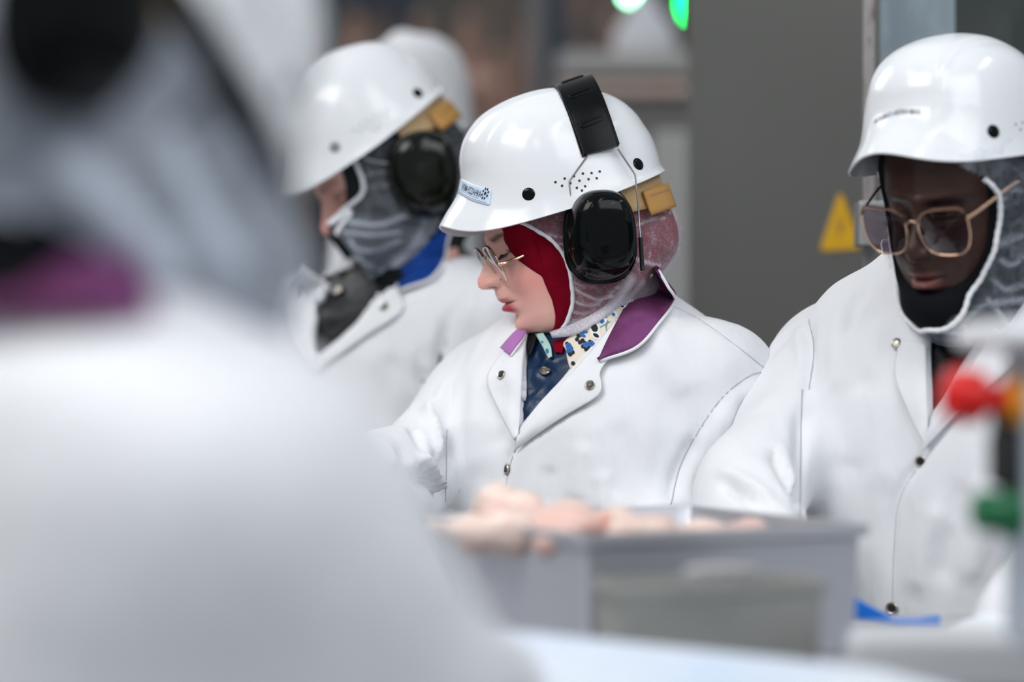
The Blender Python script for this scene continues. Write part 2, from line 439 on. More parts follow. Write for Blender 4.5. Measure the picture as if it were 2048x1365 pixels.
# ------------------------------------------------------------------ frames
class Frame:
    """f forward, l the person's left, u up; yaw = compass direction of the face in degrees (0 = +X), pitch down positive"""
    def __init__(s, O, yaw, pitch=0, roll=0, S=1.0):
        s.O = np.asarray(O, float); s.S = S; s.pitch = pitch; y = math.radians(yaw); p = math.radians(pitch); r = math.radians(roll)
        f0 = np.array([math.cos(y), math.sin(y), 0]); l0 = np.array([-math.sin(y), math.cos(y), 0]); z = np.array([0, 0, 1.])
        f = f0 * math.cos(p) - z * math.sin(p); u = z * math.cos(p) + f0 * math.sin(p)
        s.f = f; s.l = l0 * math.cos(r) + u * math.sin(r); s.u = u * math.cos(r) - l0 * math.sin(r)
        s.R = np.stack([s.f, s.l, s.u])
    def w(s, v): return s.O + s.S * (np.asarray(v, float) @ s.R)
    def loc(s, v): return (np.asarray(v, float) - s.O) @ s.R.T / s.S
    def px(s, px, py, y):
        """local point on the camera ray through a pixel where it crosses the sagittal-parallel plane l = y"""
        a = s.loc(np.array([0, 0, CAMZ])); b = s.loc(P(px, py, 1.)) - a; t = (y - a[1]) / b[1]; return a + t * b

# ------------------------------------------------------------------ helmet
def cubic(xs, ys, t):
    return smoothpath(np.c_[xs, ys], 400)[(np.clip(t, 0, 1) * 399).astype(int)]
HF = np.array([(0, .198), (.025, .1968), (.0535, .1905), (.074, .179), (.0885, .166), (.100, .149), (.108, .133), (.1145, .1215), (.124, .111), (.137, .101), (.1535, .090), (.169, .0785)])
HS = np.array([(0, .198), (.022, .1965), (.048, .189), (.070, .175), (.085, .156), (.094, .133), (.099, .111), (.102, .092), (.104, .076), (.106, .062), (.109, .050), (.111, .044)])
HB = np.array([(0, .198), (.042, .194), (.0825, .180), (.1065, .165), (.122, .148), (.131, .130), (.1345, .113), (.1365, .098), (.1355, .084), (.133, .070), (.1295, .058), (.130, .049)])
def helmet_pt(th, s):
    """th (rad, 0 front, + the wearer's left), s 0 crown .. 1 rim"""
    th = np.asarray(th, float); s = np.asarray(s, float); c, sn = np.cos(th), np.sin(th)
    k = np.clip(s, 0, 1) * 11; i = np.clip(k.astype(int), 0, 10); f = k - i
    def pick(T):
        E = np.vstack([[-T[1][0], T[1][1]], T, 2 * T[-1] - T[-2]])
        p0, p1, p2, p3 = E[i], E[i + 1], E[i + 2], E[i + 3]; g = f[..., None]
        return .5 * (2 * p1 + (p2 - p0) * g + (2 * p0 - 5 * p1 + 4 * p2 - p3) * g ** 2 + (-p0 + 3 * p1 - 3 * p2 + p3) * g ** 3)
    a, b, d = pick(HF), pick(HS), pick(HB); wf = np.maximum(c, 0) ** 2; wb = np.maximum(-c, 0) ** 2; ws = sn ** 2
    z = wf * a[..., 1] + ws * b[..., 1] + wb * d[..., 1]
    z = z - .011 * np.clip((s - .62) / .38, 0, 1) * np.maximum(c, 0) * (np.sin(2 * th) ** 2)
    rf = np.where(c > 0, a[..., 0], d[..., 0]); x = c * rf + .015 * (1 - s ** 2); y = sn * b[..., 0]
    sq = 1 + .035 * np.sin(2 * th) ** 2 * np.clip(s * 1.4, 0, 1); x = x * sq; y = y * sq
    return np.stack([x, y, z], -1)
VENTS = []
def helmet(F, parent, S=1.0, band=True, rivets=(), vents=True, label='white plastic bump cap with a short peak', rivet_mats=None, soft_vents=False):
    nu, nv = 300, 130
    th = np.linspace(0, 2 * np.pi, nu, endpoint=False); s = (np.linspace(0.0008, 1, nv))
    T, Sg = np.meshgrid(th, s, indexing='ij'); V = helmet_pt(T, Sg)
    # raised keel over the forehead and the step lines beside it
    cen = np.array([0, 0, .06]); N = V - cen; N /= np.linalg.norm(N, axis=-1)[..., None]
    x, y, z = V[..., 0], V[..., 1], V[..., 2]
    sm = lambda e: 1 / (1 + np.exp(-np.clip(e, -30, 30)))
    bandw = .058 + 0 * z
    keel = sm((bandw - np.abs(y)) / .0009) * sm((x + .035) / .012) * sm((z - .136) / .005)
    inner = sm((bandw - .0085 - np.abs(y)) / .0009) * sm((x + .035) / .012) * sm((z - .142) / .005)
    V = V + N * (.0018 * keel + .0014 * inner)[..., None]
    V = V * S
    h = mesh('helmet', F.w(V.reshape(-1, 3)), gridfaces(nu, nv, True, False)[:, ::-1], M['shell'], parent, solid=.0022, label=label)
    Vw = F.w(V.reshape(-1, 3)); Fq = gridfaces(nu, nv, True, False); tree = bvh(Vw, Fq)
    lt = bvh(V.reshape(-1, 3), Fq)
    def seat(x, z, sd):
        r = lt.ray_cast(Vector((x * .6, sd * .3, z * S)), Vector((x * .4, -sd * .3, 0)).normalized())
        p = np.array(r[0]); n = np.array(r[1]); n = n * np.sign(n @ (p - np.array([0, 0, .06]))); return p, n
    for i, (x, z, sd) in enumerate(rivets):
        p, n = seat(x * S, z, sd)
        V2, F2 = lathe(F.w(p - n * .001), n @ F.R, [(.0081, 0), (.0081, .0012), (.0072, .0019), (.004, .0023), (.0004, .0024)], 24)
        mesh('rivet', V2, F2, (rivet_mats or {}).get(i, M['black_plastic']), h, auto=40)
    if vents:
        for sd in (1, -1):
            for x, z in VENTS:
                p, n = seat(x * S, z, sd)
                V2, F2 = lathe(F.w(p - n * .0008), n @ F.R, [(.0017, 0), (.0017, .0011), (.0004, .0012)], 8)
                o_ = mesh('vent_hole', V2, F2, M['black_matte'] if not soft_vents else M['grey_dot'], h, smooth=False)
    # tan suspension band inside the rim and its ratchet at the nape
    tt = np.radians(np.linspace(98, 262, 70)); w = np.linspace(-1, 1, 6); Vb = []
    for t in tt:
        lowr = .5 - .5 * math.cos(t)
        for k in w:
            z = (.050 - .024 * lowr) + k * .019
            Vb.append((math.cos(t) * .118 - .004, math.sin(t) * .097, z))
    mesh('suspension_band', F.w(np.array(Vb) * S), gridfaces(70, 6), M['tan'], h, solid=.0022)
    Vr = []
    for t in np.radians(np.linspace(126, 156, 16)):
        k = (math.degrees(t) - 126) / 40.
        for z in np.linspace(-.016, .016, 6):
            Vr.append((math.cos(t) * (.121 + .004 * k) - .004, math.sin(t) * (.100 + .009 * k), .018 + z - .002 * k))
    mesh('ratchet_tab', F.w(np.array(Vr) * S), gridfaces(16, 6), M['tan_dark'], h, solid=-.0035)
    parts = []
    for t in np.linspace(130, 153, 14):
        k = (t - 126) / 40.; tr = math.radians(t)
        p = np.array([math.cos(tr) * (.1250 + .004 * k) - .004, math.sin(tr) * (.1040 + .009 * k), .018 - .002 * k + .008])
        parts.append(lathe(F.w(p * S), (np.array([math.cos(tr), math.sin(tr), 0])) @ F.R, [(.0012, -.001), (.0012, .0008)], 6))
    V2, F2 = join(parts); mesh('ratchet_studs', V2, F2, M['tan'], h)
    return h, tree

def text_mesh(s, size=1.0):
    cu = bpy.data.curves.new('txt', 'FONT'); cu.body = s; cu.size = size; cu.resolution_u = 2; cu.offset = .002
    o = bpy.data.objects.new('txt', cu); COL.objects.link(o); dg = bpy.context.evaluated_depsgraph_get(); dg.update()
    me = bpy.data.meshes.new_from_object(o.evaluated_get(dg)); V = np.array([v.co[:] for v in me.vertices]); Fc = [tuple(p.vertices) for p in me.polygons]
    bpy.data.objects.remove(o); bpy.data.curves.remove(cu); bpy.data.meshes.remove(me); return V, Fc
def on_helmet(F, S, t_rad, z, off=.0008):
    ss = np.array([np.interp(-zz, -(np.maximum(np.cos(t), 0) ** 2 * HF[:, 1] + np.sin(t) ** 2 * HS[:, 1] + np.maximum(-np.cos(t), 0) ** 2 * HB[:, 1]), np.linspace(0, 1, 12)) for t, zz in zip(t_rad, z)])
    p = helmet_pt(t_rad, ss); n = p * np.array([1, 1, 0]) / np.linalg.norm(p[:, :2], axis=1)[:, None]
    return F.w((p + n * (off + .0016)) * S)

def ear_muffs(F, parent, htree, S=1.0, top_f=-.058, side_f=-.044, cup_c=(.0, .098, -.001), cup_tilt=20, sides=(1, -1), shell='black_plastic', label=None, over=True, cup_h=.122, cup_w=.094, wires=None):
    # padded strap over the crown
    phis = np.radians(np.linspace(-58, 64, 60)); path = []; ups = []
    for ph in phis:
        fx = top_f + (side_f - top_f) * abs(math.sin(ph)); d = np.array([0, math.sin(ph), math.cos(ph)]); o = np.array([fx, 0, .05])
        r = htree.ray_cast(Vector(F.w((o + d * .3) * S)), Vector(-(d @ F.R)))
        p = F.loc(np.array(r[0])) if r[0] is not None else (o + d * .12)
        path.append(p); ups.append(d)
    path = np.array(path); ups = np.array(ups)
    for _ in range(3): path[1:-1] = (path[:-2] + 2 * path[1:-1] + path[2:]) / 4
    rad = .0045 + .004 * np.exp(-(phis / .5) ** 2); path = path + ups * rad[:, None]
    prof = rrect(.048, .0085, .0040, 4)
    fl = np.array([1., 0, 0])
    Vp, Fp = sweep(F.w(path), prof, up=ups @ F.R)
    band = mesh('ear_muffs', Vp, Fp, M['black_vinyl'], parent, label=label, auto=50)
    for sgn in (-1, 1):        # stitched rolled edges
        e = path + np.array([sgn * .0225, 0, 0]) + ups * .0012
        tube('edge_piping', F.w(e), .0030, M['black_vinyl'], band, k=8)
    for k in (12, 22, 33, 42, 51):    # embossed slots
        c = path[k] + ups[k] * .0042; t = path[k + 1] - path[k]; t /= np.linalg.norm(t)
        ring = [c + np.array([a * .0145, 0, 0]) + t * b * .0032 for a, b in [(math.copysign(abs(math.cos(q)) ** .35, math.cos(q)), math.copysign(abs(math.sin(q)) ** .6, math.sin(q))) for q in np.linspace(0, 2 * np.pi, 28, endpoint=False)]]
        tube('pad_slot', F.w(np.array(ring)), .0013, M['black_vinyl'], band, closed=True, k=6)
    for sd in sides:
        c = np.array(cup_c) * np.array([1, sd, 1]); tl = math.radians(cup_tilt)
        ax_u = np.array([math.sin(-tl), 0, math.cos(tl)]); ax_f = np.array([math.cos(tl), 0, math.sin(tl)])
        flare = np.array([0, sd, 0.]) + .10 * ax_u; flare /= np.linalg.norm(flare)
        secs = []
        prof = [(.86, -.016), (.92, -.012), (.94, -.004), (.90, .0), (.99, .001), (1.0, .003), (1.0, .0075), (.975, .0105), (.93, .012), (.915, .013), (.905, .020), (.88, .028), (.835, .0355), (.76, .0425), (.64, .0475), (.45, .0505), (.22, .052), (.002, .0523)]
        prof = smoothpath(np.array(prof), 60)
        for sc, hgt in prof:
            ring = []
            for a in np.linspace(0, 2 * np.pi, 72, endpoint=False):
                ca, sa = math.cos(a), math.sin(a); e = 2 / 2.5
                X = math.copysign(abs(ca) ** e, ca); Yv = math.copysign(abs(sa) ** e, sa)
                wd = cup_w / 2 * (1 + .04 * (-Yv)); ring.append(c + ax_f * X * wd * sc + ax_u * Yv * cup_h / 2 * sc + flare * hgt - ax_f * .006 * (1 - sc))
            secs.append(F.w(np.array(ring) * S))
        V2, F2 = rings(secs if sd < 0 else secs)
        if sd > 0: F2 = [f[::-1] for f in F2]
        cup = mesh('ear_cup', V2, F2, M[shell], band)
        k = -1 if sd > 0 else 0
        pe = path[-1 if sd > 0 else 0]
        ycup = abs(c[1])
        for q in (wires or [((.018, 0, .0), (.052, .004, -.022), (.060, .006, -.055), (.058, .004, -.105)), ((-.021, 0, -.004), (-.030, .004, -.042), (-.020, .006, -.080), (-.006, .004, -.130))]):
            pts = []
            for i, w in enumerate(q):
                pts.append(pe + np.array([w[0], sd * w[1], w[2]]))
            tube('wire', F.w(np.array(pts) * 1.0), .0011, M['steel_wire'], band, k=8)
            e0, e1 = pts[-2] * .25 + pts[-1] * .75, pts[-1] + (pts[-1] - pts[-2]) * .55
            tube('wire_sleeve', F.w(np.array([e0, e1])), .0029, M['black_matte'], band, n=6, k=10)
    return band

# ------------------------------------------------------------------ head
HZ = np.array([-.20, -.15, -.125, -.112, -.105, -.0985, -.093, -.087, -.080, -.070, -.060, -.05, -.035, -.022, -.010, .005, .026, .045, .07, .09, .115, .135, .147, .150])
HX = np.array([.035, .038, .040, .050, .066, .084, .096, .105, .1095, .1125, .113, .1135, .1135, .112, .109, .106, .107, .112, .110, .104, .088, .062, .03, .004])
HW = np.array([.062, .058, .056, .054, .053, .053, .0535, .055, .057, .060, .062, .064, .0665, .069, .071, .073, .0745, .075, .074, .071, .060, .043, .02, .004])
HK = np.array([.075, .062, .055, .052, .052, .054, .056, .06, .063, .068, .073, .078, .084, .088, .091, .094, .097, .098, .096, .092, .078, .056, .028, .004])
def head_fn(p, grow=.005, wide=1.0):
    z = p[..., 2]; X = np.interp(z, HZ, HX) + grow; Wd = np.interp(z, HZ, HW) * wide + grow; B = np.interp(z, HZ, HK) + grow
    n = 2 / .86; x = p[..., 0]; q = (np.abs(x / np.where(x > 0, X, B)) ** n + np.abs(p[..., 1] / Wd) ** n) ** (1 / n)
    d = (q - 1) * np.minimum(Wd, np.where(x > 0, X, B)) * .95
    d = smax(d, z - (.150 + grow), .01)
    return smax(d, -(z + .140), .02).astype(np.float32)
def head(F, parent, m, S=1.0, wide=1.0, brow=1.0, lidline=.9, nose=1.0, lips=1.0):
    nz, nt = 300, 300
    z = np.linspace(-.175, .150, nz); q = np.linspace(-1, 1, nt, endpoint=False); th = np.pi * (.45 * q + .55 * q ** 3)
    zt, xf, wt, bt = HZ, HX, HW, HK
    def ip(t): 
        v = np.interp(z, zt, t); k = np.array([1, 2, 3, 2, 1.]) / 9
        return np.r_[v[:2], np.convolve(v, k, 'valid'), v[-2:]]
    X, Wd, B = ip(xf), ip(wt) * wide, ip(bt)
    T, Z = np.meshgrid(th, z, indexing='ij'); c, s = np.cos(T), np.sin(T)
    e = .86; cx = np.sign(c) * np.abs(c) ** e; sy = np.sign(s) * np.abs(s) ** e
    x = np.where(c > 0, cx * X[None], cx * B[None]); y = sy * Wd[None]
    g = lambda yc, zc, sy_, sz_: (np.exp(-((np.abs(y) - yc) / sy_) ** 2 - ((Z - zc) / sz_) ** 2))
    fr = np.clip(c * 1.6, 0, 1)
    # nose
    nzp = np.array([-.030, -.0235, -.0205, -.0180, -.0150, -.0110, -.0060, -.0010, .004, .012, .020, .028, .038, .05])
    nam = np.array([0, .0015, .006, .018, .0275, .0335, .0358, .0350, .0305, .0235, .0165, .0105, .0045, 0])
    nwd = np.array([.009, .009, .0095, .0105, .0118, .0124, .0122, .0112, .0095, .0082, .0075, .0076, .009, .01])
    na = np.interp(Z, nzp, nam) * nose; nw = np.interp(Z, nzp, nwd)
    d = na * np.exp(-(np.abs(y) / nw) ** 2.3)
    d += .0125 * np.exp(-((np.abs(y) - .0135) / .0050) ** 2 - ((Z + .0105) / .0075) ** 2) * nose
    d += .0030 * np.exp(-(np.abs(y) / .011) ** 2) * np.interp(Z, [-.03, .0, .03], [0, 1, 1])
    # eyes, brow, cheeks
    d += -.0115 * g(.031, .030, .0150, .0115) - .004 * g(.016, .018, .006, .014)
    d += .0088 * g(.0315, .0270, .0125, .0080)
    d += -.0016 * g(.0315, .0362, .013, .0026)            # lid crease
    d += -.0022 * g(.0315, .0190, .013, .0026)            # below the lashes
    d += .0045 * g(.028, .042, .020, .0075) + .002 * g(.0, .045, .012, .01)
    d += .0065 * g(.043, -.018, .018, .020) - .0022 * g(.030, -.036, .009, .016)
    # mouth and chin
    lw = .0185
    up = np.exp(-((Z + .0370) / .0050) ** 2) * np.exp(-(np.abs(y) / lw) ** 4) * (1 - .16 * np.exp(-(y / .0028) ** 2))
    lo = np.exp(-((Z + .0500) / .0062) ** 2) * np.exp(-(np.abs(y) / (lw * .88)) ** 4)
    d += lips * (.0028 * up + .0098 * lo)
    d += .0150 * np.exp(-((Z + .0265) / .0125) ** 2 - (np.abs(y) / .021) ** 2)
    d += .006 * np.exp(-((Z + .043) / .016) ** 2 - (np.abs(y) / .026) ** 2)
    d += -.0042 * np.exp(-((Z + .0430) / .0014) ** 2) * np.exp(-(np.abs(y) / (lw * 1.12)) ** 6)
    d += -.0016 * np.exp(-(np.abs(y) / .0030) ** 2 - ((Z + .0275) / .006) ** 2)
    d += -.0032 * np.exp(-((Z + .0605) / .0050) ** 2 - (np.abs(y) / .017) ** 2)
    d += .0098 * np.exp(-((Z + .0780) / .0120) ** 2 - (np.abs(y) / .020) ** 2)
    x = x + d * fr
    low = np.clip(-.095 - Z, 0, 1); x = x * (1 - .30 * np.clip(low / .05, 0, 1)) + math.tan(math.radians(F.pitch)) * low; y = y * (1 - .15 * np.clip(low / .05, 0, 1))
    # nostril hollows
    V = np.stack([x, y, Z], -1)
    ns = np.exp(-((np.abs(y) - .0062) / .0030) ** 2 - ((Z + .0195) / .0028) ** 2) * fr; V[..., 2] += .0035 * ns
    lip = np.clip(1.25 * np.maximum((.62 if lips <= 1 else .9) * np.exp(-((Z + .0385) / .0042) ** 4), np.exp(-((Z + .0500) / .0070) ** 4)) * np.exp(-(np.abs(y) / (lw * .98)) ** 6), 0, 1) * fr
    lip *= 1 - np.exp(-((Z + .0300) / .002) ** 2)
    brm = np.exp(-((Z - .0385 - .0030 * np.sin(np.clip((np.abs(y) - .012) / .042, 0, 1) * np.pi)) / .0040) ** 2) * np.clip((np.abs(y) - .007) / .004, 0, 1) * np.clip((.055 - np.abs(y)) / .01, 0, 1)
    hairs = .85 + .15 * np.sin(y * 2600 + Z * 900)
    dark = np.clip(brow * brm * hairs, 0, 1)
    lash = np.exp(-((Z - .0208 + .0022 * np.cos((np.abs(y) - .0315) / .0155 * 1.5)) / .0017) ** 2) * (np.abs(np.abs(y) - .0315) < .0155)
    dark = np.maximum(dark, lidline * lash); dark = np.maximum(dark, .85 * np.exp(-((Z + .0432) / .0011) ** 2) * np.exp(-(np.abs(y) / (lw * 1.05)) ** 6))
    dark = np.maximum(dark, .8 * np.clip(ns * 1.3 - .3, 0, 1)) * fr
    blush = np.clip(.9 * g(.048, -.022, .026, .03) + .6 * np.exp(-(y / .014) ** 2 - ((Z + .006) / .010) ** 2) + .35 * np.exp(-(y / .03) ** 2 - ((Z + .085) / .015) ** 2), 0, 1)
    Vw = F.w(V.reshape(-1, 3) * S)
    return mesh('body', Vw, gridfaces(nt, nz, True, False), m, parent, attrs={'lip': lip.ravel(), 'dark': dark.ravel(), 'blush': blush.ravel()}), V

def eyelashes(F, parent, hd, m):
    for sd in (1, -1):
        parts = []
        for k in range(22):
            a = -.0135 + .027 * k / 21; y = sd * (.0315 + a); z0 = .0188 - .0012 * math.cos(a / .0155 * 1.5)
            x0 = .1090 - 5.2 * a * a - .35 * (a if a > 0 else a * .2)
            p = np.array([x0, y, z0]); tip = p + np.array([.0070, sd * (.15 * a + (.0012 if a > 0 else 0)), -.0035 - .0012 * (k % 3)])
            mid = (p + tip) / 2 + np.array([.0005, 0, -.0012])
            V, Fc = sweep(F.w(np.array([p, mid, tip])), np.stack([circ(.00035, 4), circ(.0003, 4), circ(.00008, 4)])); parts.append((V, Fc))
        V, Fc = join(parts); mesh('eyelashes', V, Fc, m, parent)

def glasses(F, parent, c=(.1195, .0345, .014), w=.056, h=.050, tilt=12, wrap=6, sx=1.0, rim='gold', top='rim_dark', lens='lens_clear', templ=.105, label=None, cat=.0, tcurve=.0, ty=.0, hz=.22):
    first = None
    for sd in (1, -1):
        t = math.radians(tilt); wr = math.radians(wrap)
        ay = np.array([-math.sin(wr), sd * math.cos(wr), 0]); au = np.array([math.sin(t), 0, math.cos(t)]); C0 = np.array([c[0], sd * c[1], c[2]])
        ring = []; K = 56
        for a in np.linspace(0, 2 * np.pi, K, endpoint=False):
            ca, sa = math.cos(a), math.sin(a); X = math.copysign(abs(ca) ** .62, ca) * w / 2; Yv = math.copysign(abs(sa) ** .62, sa) * h / 2
            if Yv < 0: X *= 1 - .16 * (-Yv / (h / 2))
            if X > 0 and Yv > 0: Yv += cat * (X / (w / 2)) ** 2
            if X < 0: Yv *= 1 - .06 * (-X / (w / 2))
            ring.append(C0 + ay * X + au * Yv)
        ring = np.array(ring)
        if first is None:
            V, Fc = sweep(F.w(ring), circ(.0011, 8), True); first = mesh('glasses', V, Fc, M[rim], parent, label=label)
        else: tube('rim', F.w(ring), .0011, M[rim], first, closed=True, k=8)
        tr = ring[2:K // 2 - 1] + au * .0008
        tube('top_rim', F.w(tr), .0013, M[top], first, k=8)
        n = np.cross(ay, au) * sd; n /= np.linalg.norm(n)
        rr = []
        for sc, b in ((1., 0), (.75, .0011), (.5, .002), (.25, .0025), (.02, .0027)):
            rr.append(C0 + (ring - C0) * sc + abs(b) * np.array([1., 0, 0]))
        V = np.concatenate(rr); Fq = [tuple(q) for q in gridfaces(5, K, False, True)]
        mesh('lens', F.w(V), Fq, M[lens], first)
        hinge = C0 + ay * w / 2 * .98 + au * (h * hz + cat * .6)
        hp = hinge + np.array([-.004, sd * .003, 0])
        y_end = sd * (.078 + ty)
        pth = [hinge + np.array([.0015, 0, 0]), hp, hp + (np.array([hp[0] - templ * .55, y_end, hp[2] + .010 + tcurve]) - hp) * .5, np.array([hp[0] - templ * .7, y_end, hp[2] + .012 + tcurve]), np.array([hp[0] - templ, y_end, hp[2] + .012 + tcurve])]
        V, Fc = sweep(F.w(smoothpath(np.array(pth), 30)), rrect(.0024, .0040, .0008, 2)); mesh('temple', V, Fc, M[rim], first)
        pad = C0 + ay * (-w / 2 * .86) + np.array([-.007, 0, -.002]); V, Fc = lathe(F.w(pad), F.l * sd, [(.001, -.0015), (.004, -.001), (.004, .001), (.001, .0015)], 12); mesh('nose_pad', V, Fc, M['lens_clear'], first)
        tube('pad_arm', F.w(np.array([pad, pad + np.array([.004, 0, .003]), C0 + ay * (-w / 2 * .96) + au * .006])), .0006, M[rim], first, k=6)
    b = [np.array([c[0] + .001, s * (c[1] - w / 2 * .97), c[2] + h * .16]) for s in (1, -1)]; mid = np.array([c[0] + .005, 0, c[2] + h * .25])
    tube('bridge', F.w(np.array([b[0], mid, b[1]])), .0012, M[rim], first, n=14)
    return first

def headwear(F, cloth_fn, E, Elow, h=.0035, name='headscarf', m=None, parent=None, lo=(-.17, -.125, -.20), hi=(.14, .125, .16), shell=False, noise=None, relaxn=1):
    """cloth around the head from a distance field in head space, open in front of the line x < E(z)"""
    zs, xs = zip(*E)
    def fn(p):
        d = cloth_fn(p)
        if not shell:
            e = np.interp(p[..., 2], zs, xs); d = smax(d, p[..., 0] - e, .004)
        return d
    V, Fc = nets(fn, lo, hi, h)
    return V, Fc

# ------------------------------------------------------------------ torso, coat, limbs
TZ = np.array([-1.0, -.85, -.60, -.40, -.28, -.18, -.12, -.08, -.05, -.02, 0, .03, .07, .12])
TW = np.array([.25, .235, .215, .208, .206, .204, .194, .174, .146, .104, .078, .064, .058, .056])
TD = np.array([.19, .175, .160, .152, .148, .140, .128, .116, .104, .088, .076, .066, .060, .058])
TC = np.array([.02, .02, .025, .03, .032, .028, .018, .008, -.002, -.008, -.010, -.008, -.002, .004])
def torso_fn(T, wk=1., dk=1., ck=1., lean=0., grow=0., wtab=None):
    O = T.O.astype(np.float32); R = T.R.astype(np.float32)
    def fn(p):
        q = (p - O) @ R.T; z = q[..., 2]
        w = np.interp(z, TZ, TW if wtab is None else wtab) * wk + grow; d = np.interp(z, TZ, TD) * dk + grow; c = np.interp(z, TZ, TC) * ck + lean * np.minimum(z, 0)
        a = np.abs(q[..., 1] / w); b = np.abs((q[..., 0] - c) / d); n = 2.25
        return (((a ** n + b ** n) ** (1 / n) - 1) * np.minimum(w, d) * .9).astype(np.float32)
    return fn
def coat_mesh(T, arms, lo, hi, h, vpoly=None, vdepth=.022, neck=None, k=.035, wk=1., dk=1., ck=1., lean=0., extra=None, wtab=None):
    tf = torso_fn(T, wk, dk, ck, lean, wtab=wtab); Rf = T.R.astype(np.float32); O = T.O.astype(np.float32)
    def fn(p):
        d = tf(p)
        for a in arms:
            s, e, w, r1, r2, r3 = a
            ad = smin(cone(p, s, e, r1, r2), cone(p, e, w, r2, r3), .02); d = smin(d, ad, k)
        if extra: d = extra(p, d)
        zc = p[..., 2]
        if neck is not None: d = smax(d, -cone(p, neck[0], neck[1], neck[2], neck[3]), .006)
        if vpoly is not None:
            px, py = proj(p.astype(np.float64)); q = (p - O) @ Rf.T
            m = (px > min(a[0] for a in vpoly) - 25) & (px < max(a[0] for a in vpoly) + 25) & (py > min(a[1] for a in vpoly) - 25) & (py < max(a[1] for a in vpoly) + 25) & (q[..., 0] > 0)
            if m.any():
                ps = poly_sdf(px[m], py[m], vpoly) * p[..., 1][m] / FPX
                dd = d[m]; cut = np.maximum(ps, -(dd + vdepth)); d[m] = np.maximum(dd, -cut)
        return d
    V, Fc = nets(fn, lo, hi, h); return V, Fc, tf
def wrinkle(V, Fc, amp, sc, seed, aniso=(1, 1, .45)):
    N = vnormals(V, Fc); q = V * np.array(aniso)
    d = noise3(q, sc, seed) + .5 * noise3(q, sc * 2.1, seed + 3) + .22 * noise3(q, sc * 4.6, seed + 5)
    r = 1 - 2 * np.abs(noise3(q + .03 * noise3(V, 9, 2)[:, None], sc * .8, seed + 9))
    return V + N * (amp * d + .35 * amp * r)[:, None]
def seam_crease(V, Fc, tree, pts, parent, r=.0009, m='cloth_seam_crease', n=60):
    w = [hit(tree, *q) for q in smoothpath(pts, n)]; w = [a + (b if b @ (np.array([0, 0, CAMZ]) - a) > 0 else -b) * r * .5 for a, b in w if a is not None]
    if len(w) > 5: tube('seam_crease', np.array(w), r, M[m], parent, k=6)
def snap(name, tree, px, py, parent, r=.0068, d=None, face=None, dark=True, m='snap', off=.0):
    h, n = hit(tree, px, py)
    if h is None: return
    n = n if n @ (np.array([0, 0, CAMZ]) - h) > 0 else -n
    V, Fc = lathe(h + n * (off - .001), n, [(r, 0), (r, .0020), (r * .86, .0030), (r * .62, .0024), (r * .55, .0016), (r * .34, .0016), (r * .30, .0030), (r * .1, .0032)], 24)
    o = mesh(name, V, Fc, M[m], parent, auto=35)
    if dark:
        V, Fc = lathe(h + n * (off + .0005), n, [(r * .60, 0), (r * .60, .0016), (r * .4, .0017)], 20); mesh('socket', V, Fc, M['snap_dark'], o if o.parent and not (o.parent.parent) else parent, smooth=False)
    return o
def glove(name, W0, fdir, up, parent, side=1, curl=.5, m='glove', S=1.0):
    f = np.asarray(fdir, float); f /= np.linalg.norm(f); u = np.asarray(up, float); u -= f * (u @ f); u /= np.linalg.norm(u); l = np.cross(u, f) * side
    R = np.stack([f, l, u])
    fing = [(.088, .030, .026, .0088), (.094, .010, .029, .0090), (.089, -.010, .027, .0087), (.078, -.029, .022, .0078)]
    def fn(p):
        d = ell(p, (.052, 0, 0), (.052, .042, .017)); d = smin(d, cone(p, (-.05, 0, 0), (.02, 0, 0), .031, .027), .015)
        for x, y, L, r in fing:
            a = np.array([x - .012, y, 0]); c1 = curl * .7; b = a + L * 1.25 * np.array([math.cos(c1), y * .9, -math.sin(c1)]); c2 = c1 + curl * .9
            c = b + L * .95 * np.array([math.cos(c2), y * .4, -math.sin(c2)]); c3 = c2 + curl * .6; e = c + L * .65 * np.array([math.cos(c3), 0, -math.sin(c3)])
            fd = np.minimum(np.minimum(cone(p, a, b, r * 1.08, r), cone(p, b, c, r, r * .95)), cone(p, c, e, r * .95, r * .82)); d = smin(d, fd, .005)
        th = smin(cone(p, (.015, .026, -.004), (.050, .056, -.018), .015, .0115), cone(p, (.050, .056, -.018), (.080, .060, -.030), .0115, .0090), .004)
        return smin(d, th, .008)
    V, Fc = nets(fn, (-.07, -.06, -.10), (.19, .085, .035), .0042)
    if side < 0: Fc = Fc[:, ::-1]
    return mesh(name, np.asarray(W0) + S * V @ R, Fc, M[m], parent)
_leg = {}
